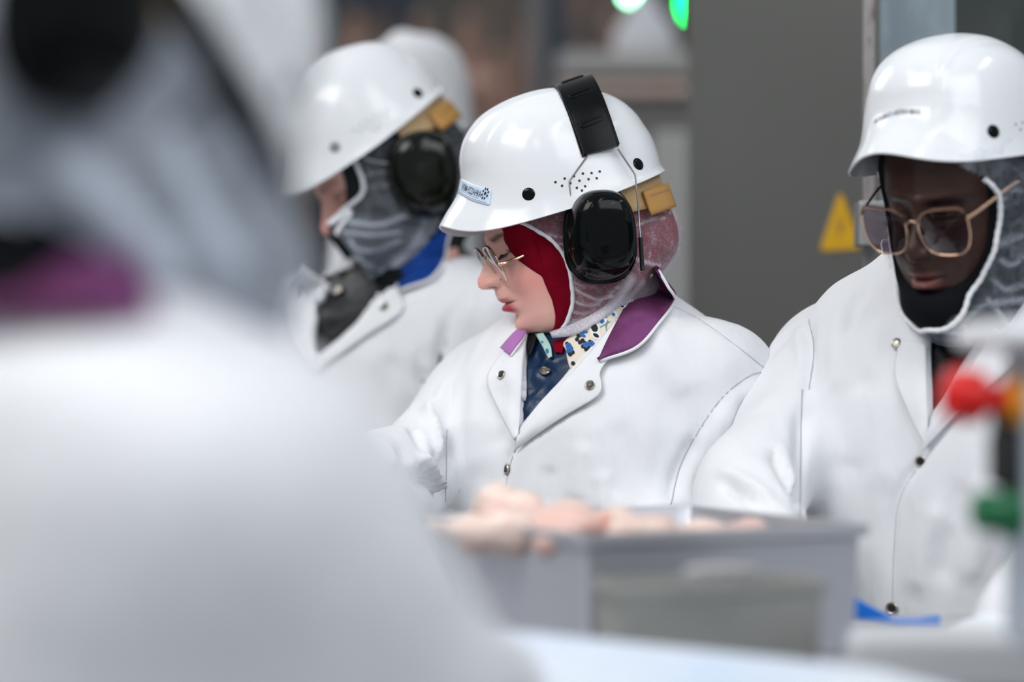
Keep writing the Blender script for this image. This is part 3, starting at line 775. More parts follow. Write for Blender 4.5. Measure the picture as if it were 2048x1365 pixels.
def legs(parent, x, y, yaw, S=1.0):
    if not _leg:
        def fn(p):
            d = ell(p, (0, 0, .86), (.13, .17, .14))
            for s in (1, -1): d = smin(d, smin(cone(p, (0, s * .095, .80), (.01, s * .105, .46), .095, .070), cone(p, (.01, s * .105, .46), (0, s * .11, .26), .070, .068), .03), .03)
            return d
        V, Fc = nets(fn, (-.2, -.25, .16), (.2, .25, 1.02), .016)
        o = mesh('trousers', V, Fc, M['trouser']); _leg['t'] = o.data; bpy.data.objects.remove(o)
        def fb(p):
            d = smin(cone(p, (-.02, 0, .05), (-.02, 0, .33), .050, .066), ell(p, (.055, 0, .035), (.13, .048, .045)), .03)
            d = smax(d, p[..., 2] - .34, .004); return smax(d, -p[..., 2], .004)
        V, Fc = nets(fb, (-.12, -.09, -.02), (.2, .09, .37), .010)
        o = mesh('boot', V, Fc, M['boot']); _leg['b'] = o.data; bpy.data.objects.remove(o)
    a = math.radians(yaw); base = np.array([x, y, 0]); loc = base - ORG[parent.name]
    t = bpy.data.objects.new('trousers', _leg['t']); COL.objects.link(t); t.parent = parent; t.location = loc; t.rotation_euler.z = a
    for s in (1, -1):
        b = bpy.data.objects.new('boot', _leg['b']); COL.objects.link(b); b.parent = parent
        b.location = loc + np.array([-math.sin(a), math.cos(a), 0]) * s * .11; b.rotation_euler.z = a
def net_shell(F, fn, E, LOW, name, m, parent, st=(), dn=.5, h=.0036, off=.005, edge=True, wr=.0012, lo=(-.17, -.13, -.20), hi=(.14, .13, .16), top=.15, dlow=.03, edge_r=.0026, asym=0.):
    ez, ex = zip(*E); lx, lz = zip(*LOW)
    V, Fc = nets(lambda p: fn(p) - off, lo, hi, h)
    msk = (V[:, 0] < np.interp(V[:, 2], ez, ex) - asym * np.clip(-V[:, 1] / .04, 0, 1)) & (V[:, 2] > np.interp(V[:, 0], lx, lz)) & (V[:, 2] < top + .035 * (V[:, 0] > .02))
    V, Fc, _ = keep(V, Fc, msk)
    Vw = F.w(V); N = vnormals(Vw, Fc)
    d1 = noise3(V * np.array([1, 1, 1.8]), 34, 4); d2 = 1 - np.abs(noise3(V, 52, 8)) * 2
    Vw = Vw + N * (wr * d1 + wr * .7 * d2)[:, None]
    d3 = 1 - np.abs(noise3(V + .01 * noise3(V, 30, 5)[:, None], 95, 11)) * 2; dense = np.clip((d2 - .74) * .4, 0, .08) + np.clip((d3 - .70) * .25, 0, .06)
    bottom = V[:, 2] - np.interp(V[:, 0], lx, lz); dense = np.maximum(dense, dn * np.exp(-(np.maximum(bottom, 0) / dlow) ** 2))
    tree = bvh(Vw, Fc)
    for pts, amp, sig, den in st:
        w = [hit(tree, *q)[0] for q in smoothpath(pts, 12)]; w = [q for q in w if q is not None]
        if len(w) < 3: continue
        d, t = seg_dist(Vw, np.array(w)); g = np.exp(-(d / sig) ** 2); Vw = Vw + N * (amp * g)[:, None]; dense = np.maximum(dense, den * np.exp(-(d / (sig * .8)) ** 2))
    o = mesh(name, Vw, Fc, m, parent, attrs={'dense': dense})
    tl = bvh(V, Fc)
    if edge:
        E2 = np.concatenate([Fc[:, [i_, (i_ + 1) % 4]] for i_ in range(4)]); key = np.sort(E2, 1); u_, inv, ct_ = np.unique(key[:, 0] * len(V) + key[:, 1], return_inverse=True, return_counts=True)
        be = E2[ct_[inv] == 1]; nxt = {int(a): int(b) for a, b in be}; seen = set(); best = []
        epoly = np.array([(x_, z_) for z_, x_ in E])
        def onE(v):
            q = v[[0, 2]] + np.array([asym * min(1, max(0, -v[1] / .04)), 0]); d_ = 9
            for a_, b_ in zip(epoly[:-1], epoly[1:]):
                e_ = b_ - a_; t_ = min(1, max(0, (q - a_) @ e_ / (e_ @ e_ + 1e-12))); d_ = min(d_, np.linalg.norm(q - a_ - t_ * e_))
            return d_ < 2.0 * h
        for st_ in list(nxt):
            if st_ in seen: continue
            lp = [st_]; seen.add(st_)
            while nxt.get(lp[-1]) is not None and nxt[lp[-1]] not in seen: lp.append(nxt[lp[-1]]); seen.add(lp[-1])
            if len(lp) < 20: continue
            ok = [onE(V[k_]) for k_ in lp]; n_ = len(lp)
            if all(ok): run = lp
            else:
                s0 = ok.index(False); run, cur_ = [], []
                for k_ in range(n_):
                    i_ = (s0 + k_) % n_
                    if ok[i_]: cur_.append(lp[i_])
                    else:
                        if len(cur_) > len(run): run = cur_
                        cur_ = []
                if len(cur_) > len(run): run = cur_
            if len(run) > len(best): best = run
        if len(best) > 6:
            path = Vw[best].copy()
            for _ in range(8): path[1:-1] = (path[:-2] + 2 * path[1:-1] + path[2:]) / 4
            wob = 1 + .12 * np.sin(np.arange(160) * 1.9)
            pth = smoothpath(path[::3], 160); pr = np.stack([circ(edge_r * w_, 8) for w_ in wob]); Vt, Ft = sweep(pth, pr)
            mesh('elastic_edge', Vt, Ft, M['elastic'], o)
    return o, tree, tl

# ================================================================== SETTING
def floor_and_walls():
    V, Fc = box(0, 7, -.05, 16, 16, .1); o = mesh('floor', V, Fc, mat('grey_resin_floor', (.16, .17, .17), .4, var=(3, (.11, .115, .12), .4, .7)), smooth=False); props(o, kind='structure')
    V, Fc = box(0, 14.6, 2.5, 16, .2, 5.2); o = mesh('wall_back', V, Fc, mat('hall_back_wall', (.085, .085, .08), .7, var=(2.4, (.22, .145, .11), .42, .6)), smooth=False); props(o, kind='structure')
    V, Fc = box(-7.9, 7, 2.5, .2, 16, 5.2); o = mesh('wall_left', V, Fc, mat('hall_side_wall', (.30, .31, .31), .7), smooth=False); props(o, kind='structure')
floor_and_walls()

# ================================================================== PERSON A: woman in the middle, in focus
RIV = []
def person_center():
    R0 = root('person', (.10, 3.16, 0), 'person in white coat, maroon headscarf and gold glasses, looking down, in sharp focus', 'person')
    F = Frame(P(1165, 480, 3.10), 190, 20, 0)
    hd, hv = head(F, R0, M['skin_light'])
    eyelashes(F, R0, hv, M['print_black'])
    T = Frame(P(1200, 572, 3.14), 230)
    # head cloth
    nb = F.loc(P(1205, 690, 3.13)); nb2 = F.loc(P(1175, 860, 3.10))
    def cloth(p):
        d = head_fn(p, .0052)
        d = smin(d, ell(p, (-.076, .006, -.014), (.046, .050, .058)), .012)
        d = smin(d, cone(p, (-.008, 0, -.05), nb, .064, .062), .03); d = smin(d, cone(p, nb, nb2, .062, .070), .03)
        d = d + .0012 * noise3(p, 38, 2)
        return d
    E = []
    for a, b, y in [(1100, 672, .05), (1113, 655, .052), (1113, 630, .055), (1106, 600, .060), (1097, 580, .062), (1085, 553, .064), (1062, 537, .066), (1042, 521, .060), (1026, 500, .055), (1016, 482, .05), (1004, 455, .045)]:
        q = F.px(a, b, y); E.append((q[2], q[0]))
    E = sorted(E); E = [(-.25, .10), (-.112, .10)] + [e for e in E if e[0] > -.108] + [(.2, E[-1][1] + .012)]
    V, Fc = headwear(F, cloth, E, None, h=.0034)
    Vw = F.w(V); tr = bvh(Vw, Fc)
    Vw = strokes(Vw, Fc, tr, [([(1066, 470), (1078, 520), (1087, 560)], -.0030, .0026), ([(1074, 470), (1086, 520), (1093, 556)], .0016, .004), ([(1035, 500), (1060, 512), (1080, 512)], .0012, .003), ([(1100, 560), (1122, 600), (1122, 650)], .0014, .004)])
    hj = mesh('headscarf', Vw, Fc, M['maroon'], R0)
    EN = []
    for a, b, y in [(1118, 668, .06), (1134, 643, .065), (1142, 605, .070), (1141, 570, .072), (1133, 535, .074), (1120, 505, .076), (1098, 480, .077), (1070, 462, .076), (1044, 449, .074), (1020, 435, .07)]:
        q = F.px(a, b, y); EN.append((q[2], q[0]))
    EN = sorted(EN); EN = [(-.2, EN[0][1] + .03), (-.125, EN[0][1] + .012)] + EN + [(.2, EN[-1][1] + .02)]
    LOW = [(-.2, -.04), (-.11, -.070), (-.058, -.094), (.014, -.110), (.05, -.119), (.2, -.122)]
    st = [([(1145, 575), (1170, 590), (1200, 600), (1225, 590)], .0014, .0022, .5), ([(1145, 600), (1175, 612), (1205, 600), (1240, 570)], .0016, .0022, .45),
          ([(1143, 622), (1165, 628), (1190, 618)], .0012, .002, .4), ([(1130, 648), (1160, 640), (1190, 640)], .0012, .003, .4), ([(1200, 640), (1235, 600), (1262, 560)], .0025, .009, .55),
          ([(1215, 635), (1250, 605), (1285, 565)], .0022, .007, .5), ([(1165, 650), (1210, 625), (1250, 575)], .0018, .007, .4), ([(1275, 520), (1300, 528), (1320, 532)], .0018, .003, .55), ([(1275, 450), (1300, 440), (1330, 436)], .0010, .0018, .35),
          ([(1280, 540), (1296, 520), (1300, 505)], .0014, .002, .35), ([(1095, 468), (1110, 473), (1128, 474)], .0010, .0015, .4), ([(1105, 488), (1118, 488), (1130, 490)], .0010, .0015, .35), ([(1330, 412), (1346, 424), (1352, 440)], .0012, .002, .5),
          ([(1142, 560), (1160, 572), (1185, 575)], .0010, .0016, .35), ([(1150, 660), (1180, 652), (1215, 635), (1240, 615)], .002, .006, .5), ([(1295, 400), (1320, 420), (1340, 425)], .0010, .002, .4)]
    net, ntree, _ = net_shell(F, cloth, EN, LOW, 'hair_net', M['net'], R0, st, dn=.42, wr=.0011, dlow=.02)
    H = F
    if not VENTS:
        for a, b in [(1104, 367), (1125, 359), (1146, 353), (1167, 347), (1187, 345), (1206, 341), (1118, 374), (1137, 368), (1158, 362), (1179, 358), (1198, 355), (1151, 377), (1162, 382), (1170, 373)]:
            v = F.px(a, b, .102); VENTS.append((v[0], v[2]))
    ra, rb = F.px(1042, 394, .092), F.px(1285, 325, .066)
    RIV[:] = [(ra[0], ra[2]), (rb[0], rb[2])]
    h, ht = helmet(H, R0, 1.0, rivets=((*RIV[0], 1), (*RIV[1], 1), (*RIV[0], -1), (*RIV[1], -1)))
    zt_ = lambda t: .1170 - .0205 * (np.abs(t) / math.radians(36)) ** 1.5
    # name tape with lettering around the brow of the shell
    tt = np.radians(np.linspace(-20, 41.0, 40)); ww = np.linspace(0, 1, 8); Vl = []
    for t in tt:
        zb = zt_(t) - .0065
        Vl.append(on_helmet(H, 1, np.full(8, t), zb + .0155 * ww, -.0010))
    mesh('name_tape', np.concatenate(Vl), gridfaces(40, 8)[:, ::-1], M['label_blue'], h, solid=.0003)
    Vt, Ft = text_mesh('FATIMA EZZAHRA'); wd = Vt[:, 0].max(); t0, t1 = math.radians(9.0), math.radians(33.5)
    t = t0 + (t1 - t0) * Vt[:, 0] / wd; z = zt_(t) + -.001 + .0066 * Vt[:, 1] / .72 * (1 - .25 * np.clip((math.radians(5) - t) / .5, 0, 1))
    mesh('lettering', on_helmet(H, 1, t, z, -.0002), [f[::-1] for f in Ft], M['ink'], h, smooth=False)
    fl = []
    for k in range(9):
        a = k * 2 * math.pi / 8; rr = 0 if k == 8 else .0046; ra = .0019 if k == 8 else .0013
        tc_, zc = math.radians(36.6) + rr * math.cos(a) / .115, zt_(math.radians(36.6)) + .0040 + rr * math.sin(a)
        ang = np.linspace(0, 2 * np.pi, 9)[:-1]; pts = on_helmet(H, 1, np.r_[tc_, tc_ + ra * np.cos(ang) / .115], np.r_[zc, zc + ra * np.sin(ang)], -.0002)
        fl.append((pts, [(0, 1 + i, 1 + (i + 1) % 8) for i in range(8)]))
    V, Fc = join(fl); mesh('flower_mark', V, Fc, M['ink'], h, smooth=False)
    for dz in (.0008, -.0012):
        tt = np.radians(np.linspace(-18, 32 if dz > 0 else 38, 30)); z0 = zt_(tt) + dz - .0030
        p = on_helmet(H, 1, tt, z0, -.0004); tube('underline', p, .00022, M['ink'], h, k=5)
    # ear defenders
    def q(a, b, y): return F.px(a, b, y)
    cc = q(1198, 470, .098)
    e_f = q(1162, 292, .104); e_b = q(1231, 292, .104)
    band = ear_muffs(F, R0, ht, cup_c=(cc[0], .094, cc[2] - .002), cup_tilt=17, top_f=-.055, side_f=(e_f[0] + e_b[0]) / 2)
    # gold spectacles slid down the nose
    glasses(F, R0, c=(.1235, .0345, .009), w=.052, h=.052, tilt=11, wrap=3, hz=-.02, ty=-.030, tcurve=-.010, templ=.075, label='gold wire spectacles with clear lenses')

    # inner jacket, coat
    vp = [(1050, 648), (1044, 740), (1040, 800), (1036, 872), (1100, 800), (1150, 740), (1195, 690), (1240, 640), (1285, 580), (1300, 540), (1240, 520), (1100, 560)]
    armL = (P(1432, 762, 3.04), P(1425, 1065, 3.04), P(1280, 1135, 2.72), .070, .060, .045)
    armR = (P(985, 772, 3.25), P(838, 950, 3.12), P(676, 975, 2.84), .066, .062, .054)
    neck = (P(1205, 560, 3.12), P(1190, 690, 3.10), .080, .070)
    V, Fc, tf = coat_mesh(T, [armL, armR], (-.28, 2.60, .58), (.38, 3.42, 1.53), .0058, vp, .034, neck)
    V = relax(V, Fc, 1, .4)
    V = wrinkle(V, Fc, .0090, 8, 3, (1, 1, .30))
    tr = bvh(V, Fc)
    S_ = [([(868, 900), (882, 945), (893, 990)], -.016, .0055), ([(838, 925), (862, 965), (885, 1005)], -.015, .0055), ([(760, 900), (780, 930), (800, 975)], -.010, .006), ([(1545, 742), (1500, 750), (1450, 790), (1405, 850), (1360, 930), (1342, 1010)], -.0030, .0042), ([(1525, 765), (1470, 800), (1425, 860), (1385, 930), (1362, 1010)], 0.0051, .010),
          ([(1400, 870), (1360, 950), (1335, 1010)], -.0100, .012), ([(893, 860), (893, 930), (890, 1010)], -0.0204, .012), ([(905, 750), (897, 830), (895, 900)], -0.0068, .005),
          ([(1345, 612), (1400, 640), (1470, 700), (1540, 742)], -0.0020, .003), ([(1290, 720), (1330, 800), (1330, 900), (1300, 1000)], -0.0076, .022), ([(1230, 830), (1250, 920), (1230, 1010)], -0.0068, .016),
          ([(1170, 880), (1160, 950), (1150, 1010)], 0.0059, .014), ([(1100, 930), (1090, 980), (1085, 1020)], -0.0051, .012), ([(1200, 940), (1205, 980), (1200, 1030)], 0.0051, .010),
          ([(1300, 640), (1345, 740), (1380, 800)], 0.0068, .020), ([(960, 740), (950, 850), (960, 960)], 0.0068, .022), ([(1010, 760), (1000, 850), (1003, 900)], -0.0051, .012), ([(1035, 880), (1020, 850), (1008, 800)], 0.0026, .006),
          ([(855, 800), (868, 860), (882, 925)], 0.0128, .009), ([(825, 850), (850, 905), (885, 955)], -0.0170, .008), ([(835, 905), (865, 955), (890, 985)], 0.0149, .010), ([(800, 890), (830, 950), (870, 990)], -0.0149, .010),
          ([(905, 745), (875, 820), (868, 880)], 0.0068, .012), ([(870, 830), (890, 880), (893, 930)], -0.0085, .008), ([(745, 880), (770, 900), (790, 940)], 0.0102, .010), ([(735, 905), (755, 935), (775, 960)], -0.0102, .008),
          ([(1450, 800), (1440, 900), (1460, 1000)], 0.0085, .018), ([(1490, 780), (1485, 860), (1440, 950)], -0.0068, .014), ([(1510, 760), (1500, 830), (1470, 900)], 0.0051, .010), ([(1400, 640), (1450, 700), (1480, 740)], 0.0034, .02),
          ([(1198, 790), (1100, 851), (1027, 903), (1012, 950), (1008, 1010)], -0.0037, .0030)]
    V = strokes(V, Fc, tr, S_)
    coat = mesh('coat', V, Fc, M['cloth'], R0); ct = bvh(V, Fc)
    seam_crease(V, Fc, ct, [(1538, 744), (1500, 752), (1450, 790), (1405, 850), (1362, 930), (1342, 1010)], coat, .0008)
    seam_crease(V, Fc, ct, [(1345, 612), (1400, 640), (1470, 690), (1538, 744)], coat, .0005)
    seam_crease(V, Fc, ct, [(1030, 900), (1014, 960), (1010, 1040)], coat, .0007)
    seam_crease(V, Fc, ct, [(894, 860), (893, 930), (891, 1005)], coat, .0007)  # grey line standing in for the shade in the crease beside the sleeve
    jf = torso_fn(T, 1, 1, 1, 0, -.013)
    neck_in = (P(1205, 600, 3.12), P(1190, 760, 3.10))
    Vj, Fj = nets(lambda p: jf(p), (-.16, 2.90, 1.15), (.30, 3.34, 1.50), .006)
    tj = bvh(Vj, Fj)
    Vj = strokes(Vj, Fj, tj, [([(1090, 775), (1068, 810), (1062, 880)], .004, .006), ([(1108, 770), (1080, 800), (1050, 850)], -.004, .004), ([(1060, 720), (1052, 780), (1045, 850)], .006, .010),
                              ([(1075, 700), (1080, 730), (1110, 750)], -.004, .004), ([(1120, 730), (1085, 735), (1072, 770)], .005, .006), ([(1045, 800), (1060, 790), (1085, 768)], -.003, .003), ([(1160, 700), (1120, 720), (1085, 715)], .005, .008)])
    jk = mesh('quilted_jacket', Vj, Fj, M['navy_quilt'], R0, label='navy quilted jacket under the coat'); tj = bvh(Vj, Fj)
    snap('press_stud', tj, 1091, 746, jk, .0072, dark=False, off=.0035)
    # red headscarf end tucked at the throat
    patch('scarf_end', [(1104, 684), (1110, 704)], [(1132, 676), (1124, 706)], tj, M['maroon'], jk, off=.006, nu=12, nv=10, thick=.002)
    patch('net_tail', [(1100, 667), (1140, 652), (1200, 622), (1268, 568)], [(1106, 674), (1150, 668), (1205, 637), (1276, 574)], tj, M['net_bunch'], net, off=.020, nu=40, nv=10, thick=.002, puff=.004)
    # blouse collar, cream with flowers
    fcl, G = patch('blouse_collar', [(1303, 548), (1235, 605), (1170, 650), (1128, 684), (1131, 700), (1135, 722)], [(1306, 570), (1255, 640), (1215, 690), (1180, 725), (1160, 735), (1140, 738)], tj, M['cream'], R0, off=.014, nu=50, nv=18, thick=.0015, puff=.004, label='cream blouse collar printed with blue flowers and leaves')
    patch('blouse_collar', [(1052, 660), (1052, 690), (1054, 710)], [(1075, 664), (1068, 690), (1058, 712)], tj, M['black_nylon'], R0, off=.012, nu=12, nv=6, thick=.0015)
    p2, G2 = patch('blouse_placket', [(1070, 668), (1083, 690), (1096, 716)], [(1086, 666), (1100, 690), (1104, 712)], tj, M['print_mint'], R0, off=.012, nu=16, nv=6, thick=.0012)
    ctr = bvh(G.reshape(-1, 3), gridfaces(50, 18)); ct2 = bvh(G2.reshape(-1, 3), gridfaces(16, 6))
    def decal(name, polys, mname, par, tree, off=.0012):
        parts = []
        for pol in polys:
            pts = [];
            for a, b in pol:
                hh, _ = hit(tree, a, b)
                if hh is None: break
                pts.append(hh + (np.array([0, 0, CAMZ]) - hh) / np.linalg.norm(hh - np.array([0, 0, CAMZ])) * off)
            else:
                pts = np.array(pts); parts.append((np.vstack([pts.mean(0), pts]), [(0, 1 + i, 1 + (i + 1) % len(pts)) for i in range(len(pts))]))
        for q_ in (parts if name == 'print_leaf' else [join(parts)] if parts else []): mesh(name, q_[0], q_[1], M[mname], par, smooth=False)
    def blob(x, y, rx, ry=None, a=0, n=12):
        ry = ry or rx; a = math.radians(a)
        return [(x + rx * math.cos(t) * math.cos(a) - ry * math.sin(t) * math.sin(a), y + rx * math.cos(t) * math.sin(a) + ry * math.sin(t) * math.cos(a)) for t in np.linspace(0, 2 * np.pi, n, endpoint=False)]
    patchpoly = [(1175, 655), (1215, 625), (1262, 583), (1300, 552), (1304, 566), (1262, 622), (1222, 668), (1212, 662), (1196, 652), (1185, 662)]
    decal('print_ground', [[(1178, 652), (1212, 628), (1216, 648), (1190, 662)], [(1212, 628), (1240, 603), (1245, 628), (1216, 648)], [(1240, 603), (1262, 586), (1262, 612), (1245, 628)], [(1262, 586), (1288, 566), (1284, 586), (1262, 612)], [(1288, 566), (1302, 553), (1303, 564), (1284, 586)], [(1210, 652), (1246, 625), (1222, 664), (1214, 672)]], 'teal_grey', fcl, ctr, .0006)
    leaves = [(1189, 656, 9, 14, -20), (1192, 671, 9, 6, 30), (1206, 643, 8, 5, -40), (1228, 628, 8, 4, 50), (1243, 612, 7, 4, 20), (1256, 603, 8, 4, 60), (1268, 592, 7, 4, 10), (1281, 580, 7, 4, 60), (1160, 658, 9, 4, -15)]
    decal('print_leaf_edge', [blob(x, y, rx + 1.6, ry + 1.6, a) for x, y, rx, ry, a in leaves], 'print_white', fcl, ctr, .0011)
    decal('print_leaf', [blob(x, y, rx * .75, ry * .6, a) for x, y, rx, ry, a in leaves if x not in (1206, 1228)], 'print_black', fcl, ctr, .0016)
    decal('print_leaf_blue', [blob(1204, 643, 5, 4, -40), blob(1227, 629, 4, 3, 40), blob(1170, 664, 6, 2.5, -10), blob(1250, 607, 3, 2)], 'print_blue', fcl, ctr, .0021)
    fl = [(1160, 676), (1137, 692), (1172, 690), (1140, 700), (1183, 688), (1141, 722)]
    decal('print_stem', [blob(x + dx, y + dy, 4.2) for x, y in fl for dx, dy in ((-6, 3), (5, 5), (0, 9), (-3, -4))], 'print_black', fcl, ctr, .0011)
    decal('print_flower', [blob(x + 4 * math.cos(k * 1.257), y + 3.6 * math.sin(k * 1.257), 2.9) for x, y in fl[1:5] for k in range(5)] + [blob(1163, 669, 4), blob(1168, 672, 3), blob(1135, 704, 3)], 'print_blue', fcl, ctr, .0019)
    decal('print_bud', [blob(1155 + 4 * i, 678 + 2.5 * (i % 3), 1.9) for i in range(5)] + [blob(1128 + 2 * i, 684 + 4 * i, 2) for i in range(4)], 'print_mint', fcl, ctr, -.0002)
    decal('print_blot', [blob(1075 + 3.2 * i, 674 + 6.5 * i, 3.2, 1.8, 60 * i) for i in range(7)], 'print_black', p2, ct2)
    decal('print_blot_blue', [blob(1094, 702, 3, 5), blob(1084, 684, 2, 2)], 'print_blue', p2, ct2, .0018)
    # coat lapels and stand-fall collar
    lapR, _ = patch('lapel', [(1036, 876), (1062, 846), (1100, 801), (1150, 741), (1195, 690), (1232, 642)], [(1030, 899), (1068, 872), (1130, 832), (1199, 789), (1200, 745), (1240, 690)], ct, M['cloth'], coat, off=.007, nu=60, nv=18, thick=.0020, puff=.002, base=None)
    lapL, _ = patch('lapel', [(1054, 668), (1047, 720), (1042, 790), (1036, 872)], [(1012, 700), (975, 760), (1003, 830), (1030, 880)], ct, M['cloth'], coat, off=.005, nu=50, nv=14, thick=.0018, puff=.001)
    LT = bvh(*_quadtri(lapR)); LL = bvh(*_quadtri(lapL))
    snap('snap_button', LT, 1181, 772, coat, .0062, off=.0026); snap('snap_button', LL, 1005, 752, coat, .0060, off=.0026)
    snap('snap_button', ct, 1017, 939, coat, .0066, off=.0028)
    ca = [(1306, 534), (1290, 560), (1262, 592), (1236, 638), (1214, 680), (1196, 719)]; cb = [(1316, 538), (1336, 572), (1349, 600), (1318, 645), (1272, 694), (1197, 721)]
    col, GC = patch('collar', ca, cb, ct, M['purple'], coat, off=.013, nu=70, nv=24, thick=.0035, puff=.006, label='purple turned-down collar')
    tube('piping', GC[:, -1] + np.array([0, -.001, -.0012]), .0020, M['cloth_hem'], coat, n=90)
    col2, GL = patch('collar', [(1052, 664), (1045, 680), (1022, 712)], [(1034, 662), (1010, 690), (1003, 698)], ct, M['lilac'], coat, off=.010, nu=20, nv=8, thick=.003, label='lilac far side of the collar')
    tube('piping', GL[:, 0] + np.array([0, -.001, 0]), .0014, M['cloth_hem'], coat, n=20)
    glove('glove', armL[2], P(1200, 1120, 2.56) - armL[2], (0, 0, 1), R0, -1); glove('glove', armR[2], P(640, 1030, 2.72) - armR[2], (0, 0, 1), R0, 1)
    legs(R0, .10, 3.18, 230)
def _quadtri(o):
    me = o.data; n = len(me.vertices); co = np.empty(n * 3, np.float32); me.vertices.foreach_get('co', co); V = co.reshape(-1, 3) + ORG[o.name]
    return V, np.array([p.vertices[:] for p in me.polygons])
person_center()

# ================================================================== PERSON B: behind on the left, tall, in a blue-collared coat
def person_back_left():
    R0 = root('person', (-.22, 3.72, 0), 'tall person in blue-collared white coat, standing behind the one with maroon headscarf', 'person')
    F = Frame(P(792, 336, 3.62), 189, 38, 0)
    hd, hv = head(F, R0, M['skin_light'], brow=.8)
    T = Frame(P(815, 478, 3.68), 226)
    nb = F.loc(P(830, 560, 3.66)); nb2 = F.loc(P(800, 720, 3.63))
    def cloth(p):
        d = head_fn(p, .0055); d = smin(d, ell(p, F.px(690, 505, .0) * np.array([1, 0, 1]), (.052, .066, .050)), .03)
        d = smin(d, ell(p, (-.062, 0, -.010), (.050, .060, .060)), .02)
        d = smin(d, cone(p, (-.008, 0, -.05), nb, .066, .066), .03); return smin(d, cone(p, nb, nb2, .066, .074), .03) + .0012 * noise3(p, 34, 6)
    E = []
    for a, b, y in [(680, 335, .055), (692, 370, .060), (694, 400, .062), (684, 430, .062), (660, 458, .055), (628, 478, .04)]:
        q = F.px(a, b, y); E.append((q[2], q[0]))
    E = sorted(E); E = [(-.3, .2), (E[0][0] - .012, .2)] + E + [(.2, E[-1][1] + .01)]
    V, Fc = headwear(F, cloth, E, None, h=.0045, lo=(-.17, -.13, -.26))
    Vb, Fb = F.w(V), Fc; mesh('balaclava', Vb, Fb, M['charcoal_cloth'], R0)
    EN = []
    for a, b, y in [(612, 487, .03), (640, 475, .05), (672, 462, .060), (700, 440, .066), (716, 415, .07), (724, 385, .073), (722, 355, .074), (706, 328, .074), (690, 310, .07)]:
        q = F.px(a, b, y); EN.append((q[2], q[0]))
    EN = sorted(EN); EN = [(-.3, .2), (EN[0][0] - .01, .2)] + EN + [(.2, EN[-1][1] + .02)]
    lw = [F.px(600, 520, 0), F.px(650, 560, 0), F.px(700, 572, 0), F.px(760, 560, 0), F.px(820, 520, 0), F.px(862, 470, 0), F.px(880, 430, 0)]
    LOW = sorted([(q[0], q[2]) for q in lw]); LOW = [(-.2, LOW[0][1] + .02)] + LOW + [(.3, LOW[-1][1])]
    st = [([(615, 490), (640, 500), (700, 525), (745, 560)], .003, .004, .6), ([(700, 445), (760, 450), (820, 430), (860, 445)], .003, .005, .55), ([(690, 465), (740, 470), (800, 465)], .002, .004, .5),
          ([(640, 510), (650, 545), (690, 565)], .003, .005, .5), ([(680, 490), (720, 520), (770, 550)], .003, .004, .5), ([(850, 440), (835, 480), (790, 530)], .003, .006, .5), ([(700, 480), (715, 500), (760, 500), (800, 480)], .002, .005, .4),
          ([(735, 350), (760, 345), (790, 350)], .0015, .003, .3), ([(735, 375), (770, 372), (800, 375)], .0015, .002, .3), ([(665, 530), (700, 535), (715, 560)], .002, .004, .4)]
    net_shell(F, cloth, EN, LOW, 'hair_net', M['net_thin'], R0, st, dn=.3, wr=.0022, h=.0045, lo=(-.17, -.13, -.26), edge_r=.0034)
    h, ht = helmet(F, R0, 1.0, rivets=((*RIV[0], 1), (*RIV[1], 1), (*RIV[0], -1), (*RIV[1], -1)), rivet_mats={0: M['grey_dot']}, soft_vents=True, label='white plastic bump cap over a tan suspension band')
    # ear defenders worn with the wire band behind the neck
    cc = F.px(846, 352, .10)
    band = ear_muffs_nape(F, R0, (cc[0], .092, cc[2]))
    vp = [(645, 560), (638, 640), (630, 716), (700, 648), (750, 590), (800, 545), (845, 500), (850, 450), (830, 440), (760, 520)]
    armR = (P(588, 642, 3.86), P(510, 850, 3.76), P(600, 1010, 3.5), .072, .062, .05); armL = (P(985, 640, 3.56), P(985, 900, 3.54), P(850, 1040, 3.36), .070, .062, .05)
    neck = (P(840, 470, 3.66), P(810, 600, 3.62), .085, .075)
    V, Fc, tf = coat_mesh(T, [armL, armR], (-.58, 3.20, .60), (.12, 4.04, 1.60), .0075, vp, .032, neck, wk=1.0)
    V = relax(V, Fc, 1, .4); V = wrinkle(V, Fc, .0090, 8, 13, (1, 1, .35)); tr = bvh(V, Fc)
    V = strokes(V, Fc, tr, [([(892, 640), (882, 710), (880, 790)], -.008, .008), ([(838, 735), (848, 780), (868, 815)], -.012, .008), ([(980, 500), (950, 560), (935, 620)], -.009, .007), ([(935, 580), (900, 650), (885, 720), (880, 790)], -.012, .010), ([(955, 590), (925, 650), (905, 720)], .007, .012), ([(870, 700), (840, 730), (850, 780)], -.007, .012), ([(520, 580), (510, 660), (505, 760)], .004, .010),
        ([(790, 700), (760, 780), (760, 860)], -.007, .02), ([(840, 800), (800, 850), (790, 900)], -.006, .016), ([(900, 500), (930, 520), (960, 520)], .004, .012), ([(990, 560), (960, 600), (950, 640)], -.006, .010),
        ([(800, 625), (720, 682), (640, 742), (612, 775)], -.003, .005), ([(512, 700), (505, 760), (500, 830)], -.006, .010), ([(875, 640), (862, 720), (868, 780)], .006, .01)])
    coat = mesh('coat', V, Fc, M['cloth'], R0); ct = bvh(V, Fc)
    jf = torso_fn(T, 1, 1, 1, 0, -.012); Vj, Fj = nets(lambda p: jf(p), (-.36, 3.42, 1.18), (.02, 3.92, 1.60), .008)
    jk = mesh('quilted_jacket', Vj, Fj, M['black_nylon'], R0, label='black jacket under the coat'); tj = bvh(Vj, Fj)
    snap('press_stud', tj, 680, 583, jk, .008, dark=False, off=.004)
